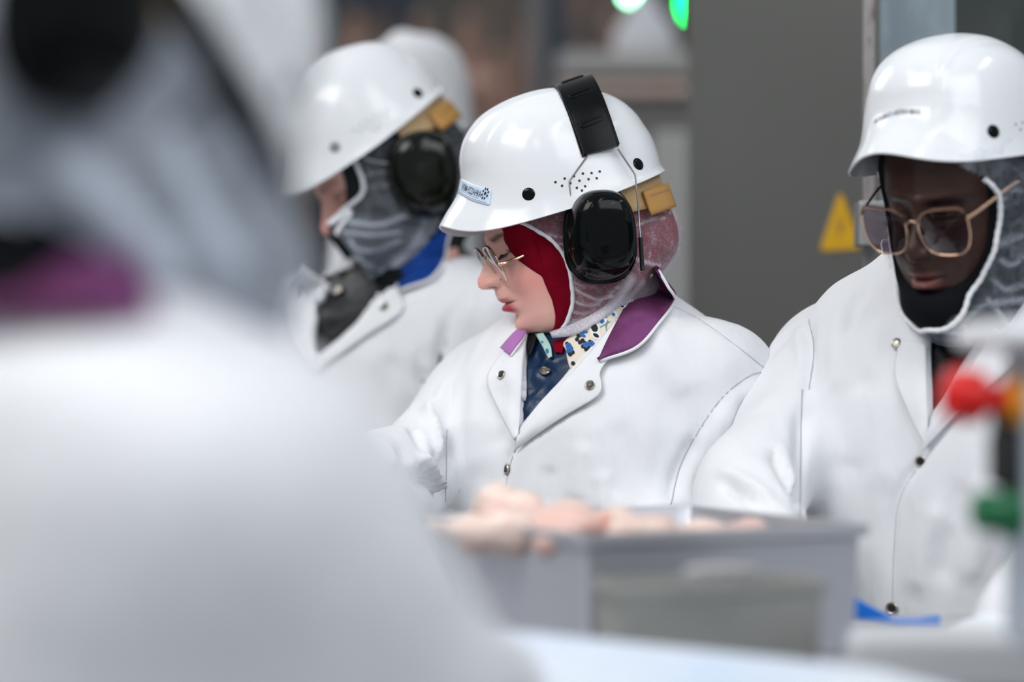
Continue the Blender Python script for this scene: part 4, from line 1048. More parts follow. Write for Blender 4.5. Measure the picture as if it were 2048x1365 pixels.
    lapR, _ = patch('lapel', [(630, 718), (660, 690), (700, 645), (750, 588), (792, 550)], [(618, 760), (660, 726), (730, 675), (803, 625), (800, 585)], ct, M['cloth'], coat, off=.008, nu=40, nv=14, thick=.002)
    lapL, _ = patch('lapel', [(660, 570), (650, 620), (638, 670), (630, 716)], [(600, 530), (555, 600), (580, 680), (620, 745)], ct, M['cloth'], coat, off=.012, nu=36, nv=12, thick=.002)
    snap('snap_button', bvh(*_quadtri(lapR)), 770, 615, coat, .0072, off=.002); snap('snap_button', bvh(*_quadtri(lapL)), 597, 588, coat, .0072, off=.002); snap('snap_button', ct, 612, 775, coat, .0072, off=.002)
    col, GC = patch('collar', [(905, 425), (880, 455), (850, 492), (818, 522), (797, 545), (796, 578)], [(915, 440), (897, 475), (888, 520), (862, 556), (820, 572), (797, 581)], bvh(np.vstack([V, Vb]), np.vstack([Fc, Fb + len(V)])), M['blue'], coat, off=.012, nu=50, nv=16, thick=.004, puff=.006, label='royal blue turned-down collar')
    tube('piping', GC[:, -1] + np.array([0, -.001, -.0012]), .0024, M['cloth_hem'], coat, n=50)
    glove('glove', armR[2], P(690, 1060, 3.3) - armR[2], (0, 0, 1), R0, 1); glove('glove', armL[2], P(760, 990, 3.05) - armL[2], (0, 0, 1), R0, -1)
    legs(R0, -.20, 3.76, 226)

def ear_muffs_nape(F, parent, c):
    c = np.array(c); first = None
    for sd in (1, -1):
        cs = c * np.array([1, sd, 1]); tl = math.radians(38 - 12)
        ax_u = np.array([math.sin(-tl), 0, math.cos(tl)]); ax_f = np.array([math.cos(tl), 0, math.sin(tl)]); flare = np.array([-.10, sd, .12]); flare /= np.linalg.norm(flare)
        prof = smoothpath(np.array([(.88, -.014), (.94, -.010), (.96, -.002), (.93, .0), (1.0, .002), (1.0, .009), (.985, .016), (.96, .026), (.91, .036), (.80, .045), (.62, .050), (.35, .0525), (.01, .053)]), 40); secs = []
        for sc, hg in prof:
            ring = []
            for a in np.linspace(0, 2 * np.pi, 60, endpoint=False):
                ca, sa = math.cos(a), math.sin(a); X = math.copysign(abs(ca) ** .92, ca); Yv = math.copysign(abs(sa) ** .92, sa)
                ring.append(cs + ax_f * X * .053 * sc * (1 + .05 * Yv) + ax_u * Yv * .064 * sc + flare * hg)
            secs.append(F.w(np.array(ring)))
        V, Fc = rings(secs)
        if sd > 0: Fc = [f[::-1] for f in Fc]
        if first is None: first = mesh('ear_muffs', V, Fc, M['olive_plastic'], parent, label='glossy dark ear defenders on a thin wire')
        else: mesh('ear_cup', V, Fc, M['olive_plastic'], first)
        pts = [cs + np.array([.030, sd * .014, .045]), cs + np.array([.052, sd * .010, .072]), cs + np.array([.060, sd * .002, .115])]
        tube('wire', F.w(np.array(pts)), .0012, M['steel_wire'], first, n=12)
    back = [c + np.array([-.045, .02, .01]), np.array([-.115, .085, -.02]), np.array([-.150, 0, -.03]), np.array([-.115, -.085, -.02]), c * np.array([1, -1, 1]) + np.array([-.045, -.02, .01])]
    tube('neck_wire', F.w(np.array(back)), .0022, M['black_matte'], first, n=40)
    return first

# ================================================================== PERSON C: right, glasses, dark skin
def person_right():
    R0 = root('person', (.55, 3.02, 0), 'person in white coat, black headscarf and large gold glasses, beside the steel column', 'person')
    F = Frame(P(1940, 418, 2.86), 231, 19, -3, 1.06)
    FH = Frame(P(1944, 395, 2.86), 222, 11, 3, .97)
    hd, hv = head(F, R0, M['skin_dark'], brow=.9, nose=.92, lips=1.25)
    eyelashes(F, R0, hv, M['print_black'])
    T = Frame(P(1908, 505, 2.97), 236)
    nb = F.loc(P(1930, 640, 2.95)); nb2 = F.loc(P(1930, 800, 2.94))
    def cloth(p):
        d = head_fn(p, .006); d = smin(d, ell(p, (-.066, 0, -.010), (.060, .070, .070)), .02)
        d = smin(d, ell(p, (.035, 0, -.105), (.062, .062, .036)), .03); d = smin(d, ell(p, (.098, 0, -.078), (.034, .040, .030)), .01)
        d = smin(d, cone(p, (-.008, 0, -.05), nb, .068, .066), .03); return smin(d, cone(p, nb, nb2, .066, .074), .03) + .0012 * noise3(p, 34, 16)
    E = [(-.3, .3), (-.066, .3), (-.060, .118), (-.052, .100), (-.040, .090), (-.020, .080), (.0, .074), (.02, .070), (.045, .072), (.07, .080), (.2, .09)]
    V, Fc = headwear(F, cloth, E, None, h=.0038, lo=(-.17, -.13, -.24)); mesh('headscarf', F.w(V), Fc, M['black_cloth'], R0)
    EN = []
    for a, b, y in [(1921, 640, .040), (1950, 600, .055), (1972, 560, .063), (1988, 515, .069), (1998, 470, .073), (2003, 430, .075), (1998, 390, .077), (1984, 358, .078), (1958, 328, .077), (1935, 305, .074)]:
        q = F.px(a, b, y); EN.append((q[2], q[0]))
    EN = sorted(EN); EN = [(-.3, EN[0][1] + .03), (EN[0][0] - .012, EN[0][1] + .01)] + EN + [(.2, EN[-1][1] + .02)]
    LOW = [(-.2, -.10), (-.05, -.125), (.02, -.150), (.06, -.155), (.2, -.155)]
    st = [([(1930, 640), (1970, 610), (2048, 600)], .003, .005, .4), ([(2000, 520), (2020, 530), (2046, 515)], .002, .004, .4), ([(1985, 560), (2010, 580), (2046, 570)], .003, .004, .35), ([(1975, 600), (2000, 630), (2020, 660)], .003, .004, .5),
          ([(1990, 490), (2020, 480), (2046, 470)], .002, .004, .3), ([(1850, 640), (1880, 660), (1920, 665)], .003, .006, .5), ([(2005, 400), (2030, 380), (2046, 384)], .0015, .003, .25), ([(1925, 645), (1932, 670), (1938, 690)], .003, .003, .9)]
    net_shell(F, cloth, EN, LOW, 'hair_net', M['net_thin'], R0, st, dn=.35, wr=.0020, h=.0045, lo=(-.17, -.13, -.24), edge_r=.0030, dlow=.035, asym=.035, top=.06)
    h, ht = helmet(FH, R0, 1.0, rivets=((*RIV[0], 1), (*RIV[1], 1), (*RIV[0], -1), (*RIV[1], -1)), soft_vents=True, label='white plastic bump cap with faded grey lettering')
    Vt, Ft = text_mesh('MOHAMUD ABDIRAHMAN'); wd = Vt[:, 0].max(); t0, t1 = math.radians(-16), math.radians(21)
    t = t0 + (t1 - t0) * Vt[:, 0] / wd; z = .1180 - .010 * (np.abs(t - .1) / .5) ** 1.5 + .0060 * Vt[:, 1] / .72
    mesh('lettering', on_helmet(FH, 1, t, z, -.0004), [f[::-1] for f in Ft], M['ink_grey'], h, smooth=False)
    glasses(F, R0, c=(.1270, .0355, .012), w=.057, h=.054, tilt=8, wrap=8, cat=.007, lens='lens_tint', templ=.10, ty=.0, hz=.25, label='large gold-rimmed glasses with smoky lenses')
    vp = [(1855, 640), (1853, 700), (1855, 780), (1856, 858), (1900, 800), (1935, 745), (1965, 700), (2000, 640), (2030, 600), (1900, 560)]
    armR = (P(1664, 716, 3.09), P(1500, 988, 2.86), P(1530, 1130, 2.68), .072, .064, .05); armL = (P(2170, 720, 2.82), P(2230, 1010, 2.66), P(2040, 1250, 2.50), .072, .062, .048)
    neck = (P(1925, 500, 2.96), P(1925, 660, 2.94), .088, .078)
    V, Fc, tf = coat_mesh(T, [armL, armR], (.14, 2.42, .60), (.90, 3.26, 1.56), .0062, vp, .032, neck, ck=.6)
    V = relax(V, Fc, 1, .4); V = wrinkle(V, Fc, .0100, 7.5, 23, (1, 1, .32)); tr = bvh(V, Fc)
    V = strokes(V, Fc, tr, [([(1440, 960), (1490, 985), (1540, 1012), (1590, 1045)], -.013, .006), ([(1545, 885), (1570, 945), (1600, 1005)], -.012, .006), ([(1604, 800), (1602, 900), (1600, 1040)], -.014, .010), ([(1612, 640), (1620, 720), (1610, 800)], -.008, .009), ([(1595, 650), (1605, 730), (1598, 790)], .006, .008), ([(1540, 900), (1565, 950), (1595, 1010)], -.008, .007), ([(1440, 960), (1480, 990), (1530, 1020), (1580, 1040)], -.010, .007),
        ([(1430, 940), (1480, 960), (1540, 1000)], .007, .012), ([(1555, 880), (1575, 940), (1600, 980)], .006, .010), ([(1690, 600), (1670, 680), (1680, 800)], .005, .018), ([(1740, 600), (1730, 700), (1720, 800)], -.006, .016), ([(1780, 700), (1765, 850), (1770, 1000)], .005, .022),
        ([(1700, 900), (1690, 1000), (1700, 1100)], -.005, .022), ([(1890, 1000), (1850, 1100), (1830, 1200)], .006, .016), ([(1930, 950), (1900, 1080), (1880, 1180)], -.006, .016), ([(1990, 950), (1960, 1060), (1930, 1180)], .006, .016), ([(1985, 740), (1920, 810), (1842, 920), (1790, 1010), (1786, 1200)], -.0045, .005),
        ([(1720, 580), (1700, 640), (1690, 680)], -.006, .010), ([(1760, 640), (1740, 700), (1745, 760)], .004, .012)])
    coat = mesh('coat', V, Fc, M['cloth'], R0); ct = bvh(V, Fc)
    seam_crease(V, Fc, ct, [(1604, 780), (1602, 880), (1600, 1040)], coat, .0009); seam_crease(V, Fc, ct, [(1842, 925), (1800, 1000), (1788, 1100), (1785, 1215)], coat, .0004)  # first line follows the crease beside the sleeve, second the front edge
    seam_crease(V, Fc, ct, [(1618, 640), (1628, 700), (1618, 780)], coat, .0007)
    jf = torso_fn(T, 1, 1, .6, 0, -.012); Vj, Fj = nets(lambda p: jf(p), (.36, 2.72, 1.10), (.70, 3.18, 1.52), .007)
    jk = mesh('undershirt', Vj, Fj, M['black_nylon'], R0, label='black top under the coat'); tj = bvh(Vj, Fj)
    0 and patch('shirt_front', [(1885, 690), (1870, 760), (1862, 830)], [(1975, 690), (1940, 745), (1880, 830)], tj, M['red_cloth'], jk, off=.004, nu=20, nv=10, thick=.002, label='red shirt front')
    patch('lapel', [(1856, 860), (1885, 815), (1920, 765), (1962, 702), (1990, 655)], [(1842, 905), (1890, 855), (1950, 800), (2010, 745), (2050, 700)], ct, M['cloth'], coat, off=.008, nu=40, nv=14, thick=.002)
    patch('lapel', [(1852, 690), (1853, 750), (1854, 800), (1856, 858)], [(1800, 680), (1790, 750), (1815, 820), (1850, 890)], ct, M['cloth'], coat, off=.006, nu=36, nv=12, thick=.002)
    # stand of the collar round the net
    sc = []
    for t in np.linspace(0, 2 * np.pi, 60, endpoint=False):
        for v in np.linspace(0, 1, 8):
            r = .080 + .006 * v; z = -.012 + .050 * v * (1 - .55 * max(0, math.cos(t)) ** 2) - .045 * max(0, math.cos(t)) ** 3
            sc.append(T.w((math.cos(t) * r * .93 + .010, math.sin(t) * r, z - .02)))
    sc = np.array(sc).reshape(60, 8, 3)
    mesh('collar', sc.reshape(-1, 3), gridfaces(60, 8, True, False), M['cloth_hem'], coat, solid=.002, label='white stand-up collar')
    snap('snap_button', ct, 1797, 691, coat, .0066, off=.006, dark=False); snap('snap_button', ct, 1842, 922, coat, .0068, off=.003); snap('snap_button', ct, 1785, 1217, coat, .0072, off=.003)
    glove('glove', armL[2], P(1905, 1290, 2.42) - armL[2], (0, 0, 1), R0, -1, .35); glove('glove', armR[2], P(1400, 1150, 2.60) - armR[2], (0, 0, 1), R0, 1)
    legs(R0, .56, 3.04, 236)

# ================================================================== PERSON D: foreground left, back to the camera
def person_foreground():
    R0 = root('person', (-.30, 1.50, 0), 'blurred person in white coat with magenta collar, back to the camera, filling the left foreground', 'person')
    F = Frame(P(150, 300, 1.50), 52, 30, -4)
    hd, hv = head(F, R0, M['skin_light'])
    nb = F.loc(P(190, 560, 1.52)); nb2 = F.loc(P(165, 610, 1.53)); bag = F.px(390, 560, -.01)
    def cloth(p):
        d = head_fn(p, .009); d = smin(d, ell(p, (-.070, 0, -.020), (.058, .066, .064)), .02); d = smin(d, ell(p, bag, (.070, .066, .066)), .05)
        d = smin(d, cone(p, (-.008, 0, -.05), nb, .074, .070), .03); return smin(d, cone(p, nb, nb2, .062, .056), .03)
    E = [(-.4, .5), (.3, .5)]
    V, Fc = headwear(F, cloth, E, None, h=.007, lo=(-.18, -.14, -.30), hi=(.15, .14, .17)); mesh('dark_hood', F.w(V), Fc, M['black_cloth'], R0)
    EN = [(-.4, .5), (.3, .5)]
    lw = [F.px(*q, -.07) for q in ((-40, 400), (60, 430), (160, 480), (260, 570), (350, 660), (450, 740))]; LOW = sorted([(q[0], q[2]) for q in lw]); LOW = [(-.4, LOW[0][1])] + LOW + [(.5, LOW[-1][1])]
    net_shell(F, cloth, EN, LOW, 'hair_net', M['net_front'], R0, [([(140, 330), (230, 420), (330, 520)], .006, .012, .8), ([(330, 260), (380, 400), (460, 520)], .006, .012, .6), ([(100, 470), (200, 520), (300, 640)], .006, .015, .5)], dn=.1, wr=.005, h=.007, lo=(-.18, -.14, -.28), hi=(.16, .14, .17), edge=False)
    FH = Frame(P(110, 195, 1.50), 46, 50, -6)
    h, ht = helmet(FH, R0, 1.03, rivets=((*RIV[0], 1), (*RIV[1], 1), (*RIV[0], -1), (*RIV[1], -1)), label='white bump cap seen from behind and below')
    # black sweat padding inside the rim
    Vs = []
    for t in np.linspace(0, 2 * np.pi, 80, endpoint=False):
        for v in np.linspace(0, 1, 5): q = helmet_pt(t, .99 - .16 * v) * np.array([.94, .93, 1]) - np.array([0, 0, .012]); Vs.append(q * 1.03)
    mesh('sweatband', FH.w(np.array(Vs)), gridfaces(80, 5, True, False), M['black_matte'], h, solid=.010)
    band = ear_muffs(FH, R0, ht, cup_c=(-.070, .094, -.030), cup_tilt=40, top_f=-.05, side_f=-.03, S=1.0, cup_h=.128, cup_w=.10)
    T = Frame(P(110, 568, 1.52), 30)
    armR = (P(470, 1000, 1.44), P(790, 1400, 1.52), P(940, 1400, 1.80), .085, .075, .055); armL = (T.w((.02, .18, -.11)), T.w((.20, .26, -.40)), T.w((.42, .14, -.42)), .08, .07, .05)
    V, Fc, tf = coat_mesh(T, [armR, armL], (-.75, 1.10, .60), (.10, 2.10, 1.52), .012, None, .02, (P(150, 400, 1.52), P(140, 520, 1.52), .080, .076), k=.09, wk=1.08, dk=1.15)
    V = relax(V, Fc, 2, .5); V = wrinkle(V, Fc, .007, 6, 33, (1, 1, .4))
    coat = mesh('coat', V, Fc, M['cloth'], R0)
    sc = []
    for t in np.linspace(math.radians(70), math.radians(268), 60):
        for v in np.linspace(0, 1, 10):
            r = .094 + .060 * v; z = .072 * (1 - v) ** 1.2 - .022; sc.append(T.w((math.cos(t) * r * .95 + .012, math.sin(t) * r, z)))
    mesh('collar', np.array(sc), gridfaces(60, 10), M['purple'], coat, solid=.004, label='magenta turned-down collar')
    glove('glove', armR[2], P(1000, 1420, 2.0) - armR[2], (0, 0, 1), R0, -1); glove('glove', armL[2], (1, .4, -.1), (0, 0, 1), R0, 1)
    legs(R0, -.28, 1.52, 30)

# ================================================================== far worker in white
def person_far():
    R0 = root('person', (-.18, 4.75, 0), 'distant blurred person all in white, behind the bump cap of the tall one', 'person')
    T = Frame(P(838, 292, 4.75), 196); F = Frame(P(838, 222, 4.72), 190, 14)
    head(F, R0, M['skin_light'])
    V, Fc = nets(lambda p: smin(head_fn(p, .012), cone(p, (-.01, 0, -.03), (-.02, 0, -.16), .075, .085), .03), (-.17, -.14, -.2), (.15, .14, .18), .012)
    V, Fc, _ = keep(V, Fc, (V[:, 0] < .075) | (V[:, 2] < -.1) | (V[:, 2] > .1)); mesh('hood', F.w(V), Fc, M['cloth'], R0, solid=.003)
    armR = (T.w((.0, -.19, -.11)), T.w((.05, -.25, -.38)), T.w((.28, -.18, -.36)), .075, .065, .05); armL = (T.w((.0, .19, -.11)), T.w((.05, .25, -.38)), T.w((.28, .18, -.36)), .075, .065, .05)
    V, Fc, _ = coat_mesh(T, [armR, armL], (-.66, 4.30, .5), (.28, 5.2, 1.92), .016, neck=None); mesh('coat', V, Fc, M['cloth'], R0)
    glove('glove', armR[2], T.f, (0, 0, 1), R0, -1); glove('glove', armL[2], T.f, (0, 0, 1), R0, 1)
    legs(R0, -.18, 4.75, 196)
person_back_left(); person_right(); person_foreground(); person_far()

# ================================================================== STEEL WORK, TUB, MEAT, CONTROLS
M['steel'] = mat('brushed_stainless_steel', (.56, .57, .61), .36, .6, bump=(60, .08, .002, (1, 1, 14)))
M['steel_dull'] = mat('dull_stainless_steel', (.40, .40, .375), .45, .5, bump=(40, .1, .002))
M['steel_cab'] = mat('grey_cabinet_steel', (.155, .157, .145), .42, .25, bump=(6, .12, .01, (1, 1, .15)), var=(2.4, (.165, .165, .155), .35, .7, (1, 1, .3)))
M['galv'] = mat('galvanised_steel', (.21, .26, .29), .45, .45, bump=(30, .15, .003, (1, 1, .4)), var=(26, (.30, .36, .40), .38, .66, (1, 1, .35)))
M['galv_dark'] = mat('dark_green_grey_paint', (.022, .034, .034), .5, .1, var=(8, (.045, .055, .050), .4, .7))
M['angle'] = mat('worn_angle_iron', (.30, .28, .275), .4, .5, var=(60, (.12, .08, .06), .56, .74, (1, 1, .3)), bump=(80, .3, .002))
M['chrome'] = mat('polished_plate', (.55, .56, .55), .22, .6)
M['white_poly'] = mat('white_polyethylene', (.72, .76, .82), .4, bump=(90, .08, .002), var=(5, (.60, .70, .84), .45, .62))
M['slab'] = mat('grey_white_plastic', (.62, .63, .65), .5)
M['blue_poly'] = mat('bright_blue_plastic', (.005, .17, .68), .35)
M['estop'] = mat('red_button_plastic', (.72, .006, .004), .35)
M['yellow'] = mat('yellow_plastic', (.72, .30, .004), .4)
M['sign_yellow'] = mat('warning_yellow', (.80, .44, .004), .5)
M['green_btn'] = mat('green_button_plastic', (.004, .13, .045), .3)
M['encl'] = mat('pale_grey_enclosure', (.40, .45, .50), .45)
M['encl_top'] = mat('white_enclosure_cap', (.78, .79, .81), .4)
M['meat'] = mat('raw_poultry', (.78, .53, .47), .35, spec=.5, coat=.2, subs=.1, bump=(50, .3, .003), var=(17, (.80, .34, .24), .50, .70))
M['meat_fat'] = mat('raw_poultry_skin', (.84, .66, .58), .35, spec=.5, coat=.2, subs=.1, bump=(50, .3, .003), var=(14, (.78, .42, .32), .56, .74))
M['carcass'] = mat('hanging_carcass', (.20, .10, .075), .6, var=(9, (.34, .22, .17), .4, .65), bump=(20, .3, .01))
M['rail'] = mat('dark_blue_steel', (.012, .022, .040), .5)
M['post_grey'] = mat('grey_post_paint', (.20, .19, .185), .55); M['post_blue'] = mat('slate_blue_paint', (.055, .085, .13), .55)
M['pale'] = mat('pale_panel', (.50, .49, .47), .6)
def hexa(top, bot):
    """top, bot: 4 corner points each, in order"""
    V = np.array(list(top) + list(bot)); return V, [(0, 1, 2, 3), (7, 6, 5, 4)] + [((i + 1) % 4, i, i + 4, (i + 1) % 4 + 4) for i in range(4)]
def open_tub(rim, flo, zr, zf, t=.0035):
    """open tray: rim and floor footprints (4 xy each)"""
    c = np.mean(rim, 0); secs = []
    def ring(fp, z, inset):
        cc = np.mean(fp, 0); pts = []
        for i in range(4):
            a, b, d = np.array(fp[i - 1]), np.array(fp[i]), np.array(fp[(i + 1) % 4])
            b2 = b + (cc - b) * inset
            u = (a - b) / np.linalg.norm(a - b); v = (d - b) / np.linalg.norm(d - b); r = .012
            for k in range(5):
                w = k / 4; pts.append((*(b2 + u * r * (1 - w) ** 2 + v * r * w ** 2), z))
        return np.array(pts)
    secs = [ring(flo, zf, 0), ring(flo, zf, 0), ring(rim, zr - .012, .0), ring(rim, zr - .010, -.045), ring(rim, zr, -.050), ring(rim, zr + .001, -.02), ring(rim, zr, .0), ring(rim, zr - .012, .02), ring(flo, zf + t, .03)]
    k = len(secs[0]); V = np.concatenate(secs); Fc = [tuple(f)[::-1] for f in gridfaces(len(secs), k, False, True)]
    Fc.append(tuple(range(k))); Fc.append(tuple((len(secs) - 1) * k + i for i in range(k))[::-1]); return V, Fc
TBL = 1.098
def table():
    t = root('steel_table', (.35, 2.34, 0), 'long stainless work table carrying the steel tub', 'table')
    V, Fc = box(.35, 2.33, TBL - .02, 2.3, .68, .04); mesh('table_top', V, Fc, M['steel'], t, smooth=False, bevel=.004)
    for x in (-.7, 1.42):
        for y in (2.04, 2.62):
            V, Fc = box(x, y, (TBL - .04) / 2, .05, .05, TBL - .04); mesh('leg', V, Fc, M['steel'], t, smooth=False, bevel=.003)
    V, Fc = box(.35, 2.62, .25, 2.1, .03, .04); mesh('rail', V, Fc, M['steel'], t, smooth=False)
table()
def tub():
    c0 = np.array([.0647, 2.225]); a = np.array([.918, .396]) * .300; b = np.array([-.50, .866]) * .30
    rim = [c0, c0 + a, c0 + a + b, c0 + b]; cen = np.mean(rim, 0); flo = [cen + (q - cen) * .76 for q in rim]
    flo[1] = rim[1] + (cen - rim[1]) * .02; flo[0] = rim[0] + (cen - rim[0]) * .06
    t = root('steel_tub', (*cen, TBL), 'square stainless steel tub heaped with raw poultry', 'tub')
    V, Fc = open_tub(rim, flo, 1.222, TBL + .001); mesh('tub_body', V, Fc, M['steel'], t, auto=30)
    # smaller pan in front with a pale lip and grip
    l = P(1238, 1180, 2.10)[:2]; r = P(1652, 1180, 2.15)[:2]; n = np.array([-.02, .072])
    rim2 = [l, r, r + n, l + n]; cen2 = np.mean(rim2, 0); flo2 = [cen2 + (q - cen2) * .96 for q in rim2]
    p = root('steel_pan', (*cen2, TBL), 'narrow dull steel pan standing in front of the square tub', 'pan')
    V, Fc = open_tub(rim2, flo2, 1.186, TBL + .001); mesh('pan_body', V, Fc, M['steel_dull'], p, auto=30)
    g0, g1 = P(1385, 1168, 2.095), P(1500, 1168, 2.105); m = (g0 + g1) / 2 + np.array([0, -.012, .010])
    V, Fc = sweep(smoothpath([g0, g0 + (0, -.006, .008), m, g1 + (0, -.006, .008), g1], 24), rrect(.016, .007, .003, 3)); mesh('grip', V, Fc, M['pale'], p)
    return cen
cen = tub()
def meat():
    def f1(p):
        d = smin(cone(p, (0, 0, 0), (.055, 0, .0), .027, .019), cone(p, (.055, 0, 0), (.095, .006, 0), .017, .008), .012)
        d = smin(d, ell(p, (.100, .006, 0), (.010, .012, .009)), .006); d = smin(d, ell(p, (.005, .010, .004), (.034, .026, .024)), .012); return d + .0020 * noise3(p, 70, 3)
    def f2(p):
        d = smin(ell(p, (0, 0, 0), (.046, .030, .020)), ell(p, (.030, .014, .006), (.030, .022, .016)), .012); d = smin(d, ell(p, (-.028, -.010, .002), (.026, .024, .015)), .012)
        return d + .0025 * noise3(p, 55, 6)
    ms = []
    for fn, m, nm in ((f1, M['meat_fat'], 'a'), (f2, M['meat'], 'b')):
        V, Fc = nets(fn, (-.08, -.05, -.04), (.13, .06, .04), .0045); o = mesh('poultry_piece', V, Fc, m); ms.append(o.data); bpy.data.objects.remove(o)
    L = [(975, 1034, 2.44, 0, 20, -8), (1000, 1012, 2.40, 1, 70, 10), (1050, 1004, 2.42, 0, 150, 14), (1085, 1022, 2.36, 1, -30, 6), (1140, 1026, 2.40, 0, 200, 8), (1180, 1036, 2.33, 1, 30, -4), (1235, 1034, 2.42, 0, 160, 4),
         (1270, 1044, 2.36, 1, 10, 0), (985, 1046, 2.36, 1, -60, -10), (1035, 1046, 2.33, 0, 190, -6), (1110, 1052, 2.30, 1, 90, 0), (1225, 1052, 2.33, 0, 15, -3), (1405, 1062, 2.43, 0, 5, 2), (1465, 1062, 2.40, 1, 20, 0), (1500, 1062, 2.42, 1, 60, 0), (1005, 985, 2.44, 0, 120, 25)]
    for i, (px, py, d, k, rz, ry) in enumerate(L):
        o = bpy.data.objects.new('poultry_piece', ms[k]); COL.objects.link(o); o.location = P(px, py, d) - (0, 0, .013); o.scale = (.80,) * 3; o.rotation_euler = (math.radians(13 * (i % 5) - 20), math.radians(ry), math.radians(rz))
        if i == 15: props(o, 'raw poultry drumstick on top of the heap at its left end', 'meat')
        elif i == 0: props(o, 'raw poultry drumstick hanging over the left corner of the square tub', 'meat')
        elif px > 1350: props(o, 'pale raw poultry piece lying apart at the right side of the square tub', 'meat', 'raw poultry at the right of the tub')
        else: props(o, ('pale skin-on raw poultry drumstick' if k == 0 else 'pink raw boneless poultry piece') + ' heaped at the left of the square tub', 'meat', 'skin-on poultry in the tub' if k == 0 else 'boneless poultry in the tub')
    # fill under the heap
    Vm = np.array([v.co[:] for v in ms[1].vertices]); Fm = [tuple(q.vertices) for q in ms[1].polygons]; parts = []
    for i, (x, y) in enumerate([(-.05, -.05), (.05, -.05), (-.06, .05), (.03, .05), (-.01, 0), (.08, .0), (-.08, .0), (.07, .05)]):
        a_ = i * 1.3; Rz = np.array([[math.cos(a_), -math.sin(a_), 0], [math.sin(a_), math.cos(a_), 0], [0, 0, 1]]); parts.append((1.25 * Vm @ Rz.T + np.array([cen[0] + x, cen[1] + y, TBL + .038 + .024 * (i % 2)]), Fm))
    V, Fc = join(parts); o = mesh('poultry_fill', V, Fc, M['meat']); props(o, 'raw poultry filling the square tub below the heap', 'meat', kind='stuff')
meat()
def boards():
    T4 = [P(955, 1250, 2.06), P(1760, 1334, 1.97), P(2080, 1420, 1.86), P(955, 1420, 1.86)]
    V, Fc = hexa([T4[0], T4[1], T4[2], T4[3]], [T4[0] - (0, 0, .02), T4[1] - (0, 0, .02), T4[2] - (0, 0, .02), T4[3] - (0, 0, .02)])
    o = mesh('plastic_sheet', V, [f[::-1] for f in Fc], M['white_poly'], smooth=False, bevel=.006); props(o, 'white plastic sheet with a bluish tint in front of the steel tub', 'board')
    l = P(1674, 1262, 2.12); ztop = 1.150
    V, Fc = hexa([(l[0], 2.06, ztop), (l[0] + .5, 2.00, ztop), (l[0] + .5, 2.10, ztop), (l[0] + .012, 2.145, ztop)], [(l[0], 2.06, TBL), (l[0] + .5, 2.00, TBL), (l[0] + .5, 2.10, TBL), (l[0] + .012, 2.145, TBL)])
    o = mesh('plastic_block', V, Fc, M['slab'], smooth=False, bevel=.012); props(o, 'thick grey-white plastic block lying at the lower right', 'board')
    o.modifiers['bevel'].segments = 4
    sp = [P(1700, 1190, 2.58), P(1735, 1210, 2.575), P(1762, 1224, 2.57), P(1790, 1238, 2.57), P(1835, 1239, 2.57), P(1882, 1233, 2.57)]; lo_ = [P(1700, 1240, 2.58), P(1735, 1243, 2.575), P(1762, 1246, 2.57), P(1790, 1250, 2.57), P(1835, 1256, 2.57), P(1880, 1262, 2.57)]
    V = np.array([q for a_, b_ in zip(sp, lo_) for q in (a_, b_)] + [q + (0, .012, 0) for a_, b_ in zip(sp, lo_) for q in (a_, b_)]); n = len(sp); Fc = []
    for i in range(n - 1):
        a_ = 2 * i; Fc += [(a_, a_ + 1, a_ + 3, a_ + 2), (2 * n + a_ + 2, 2 * n + a_ + 3, 2 * n + a_ + 1, 2 * n + a_), (a_, a_ + 2, 2 * n + a_ + 2, 2 * n + a_), (a_ + 3, a_ + 1, 2 * n + a_ + 1, 2 * n + a_ + 3)]
    Fc += [(0, 2 * n, 2 * n + 1, 1), (2 * n - 2, 2 * n - 1, 4 * n - 1, 4 * n - 2)]
    o = mesh('plastic_scraper', V, Fc, M['blue_poly'], smooth=False, bevel=.002); props(o, 'bright blue plastic scraper lying behind the grey-white block', 'scraper')
    c = P(1019, 1345, 1.93); V, Fc = lathe(c + (0, .004, .002), (0, -.35, 1), [(.014, -.004), (.014, .004), (.009, .010), (.002, .011)], 20); o = mesh('blue_disc', V, Fc, M['blue_poly']); props(o, 'small blue disc on the white plastic sheet', 'cap')
boards()
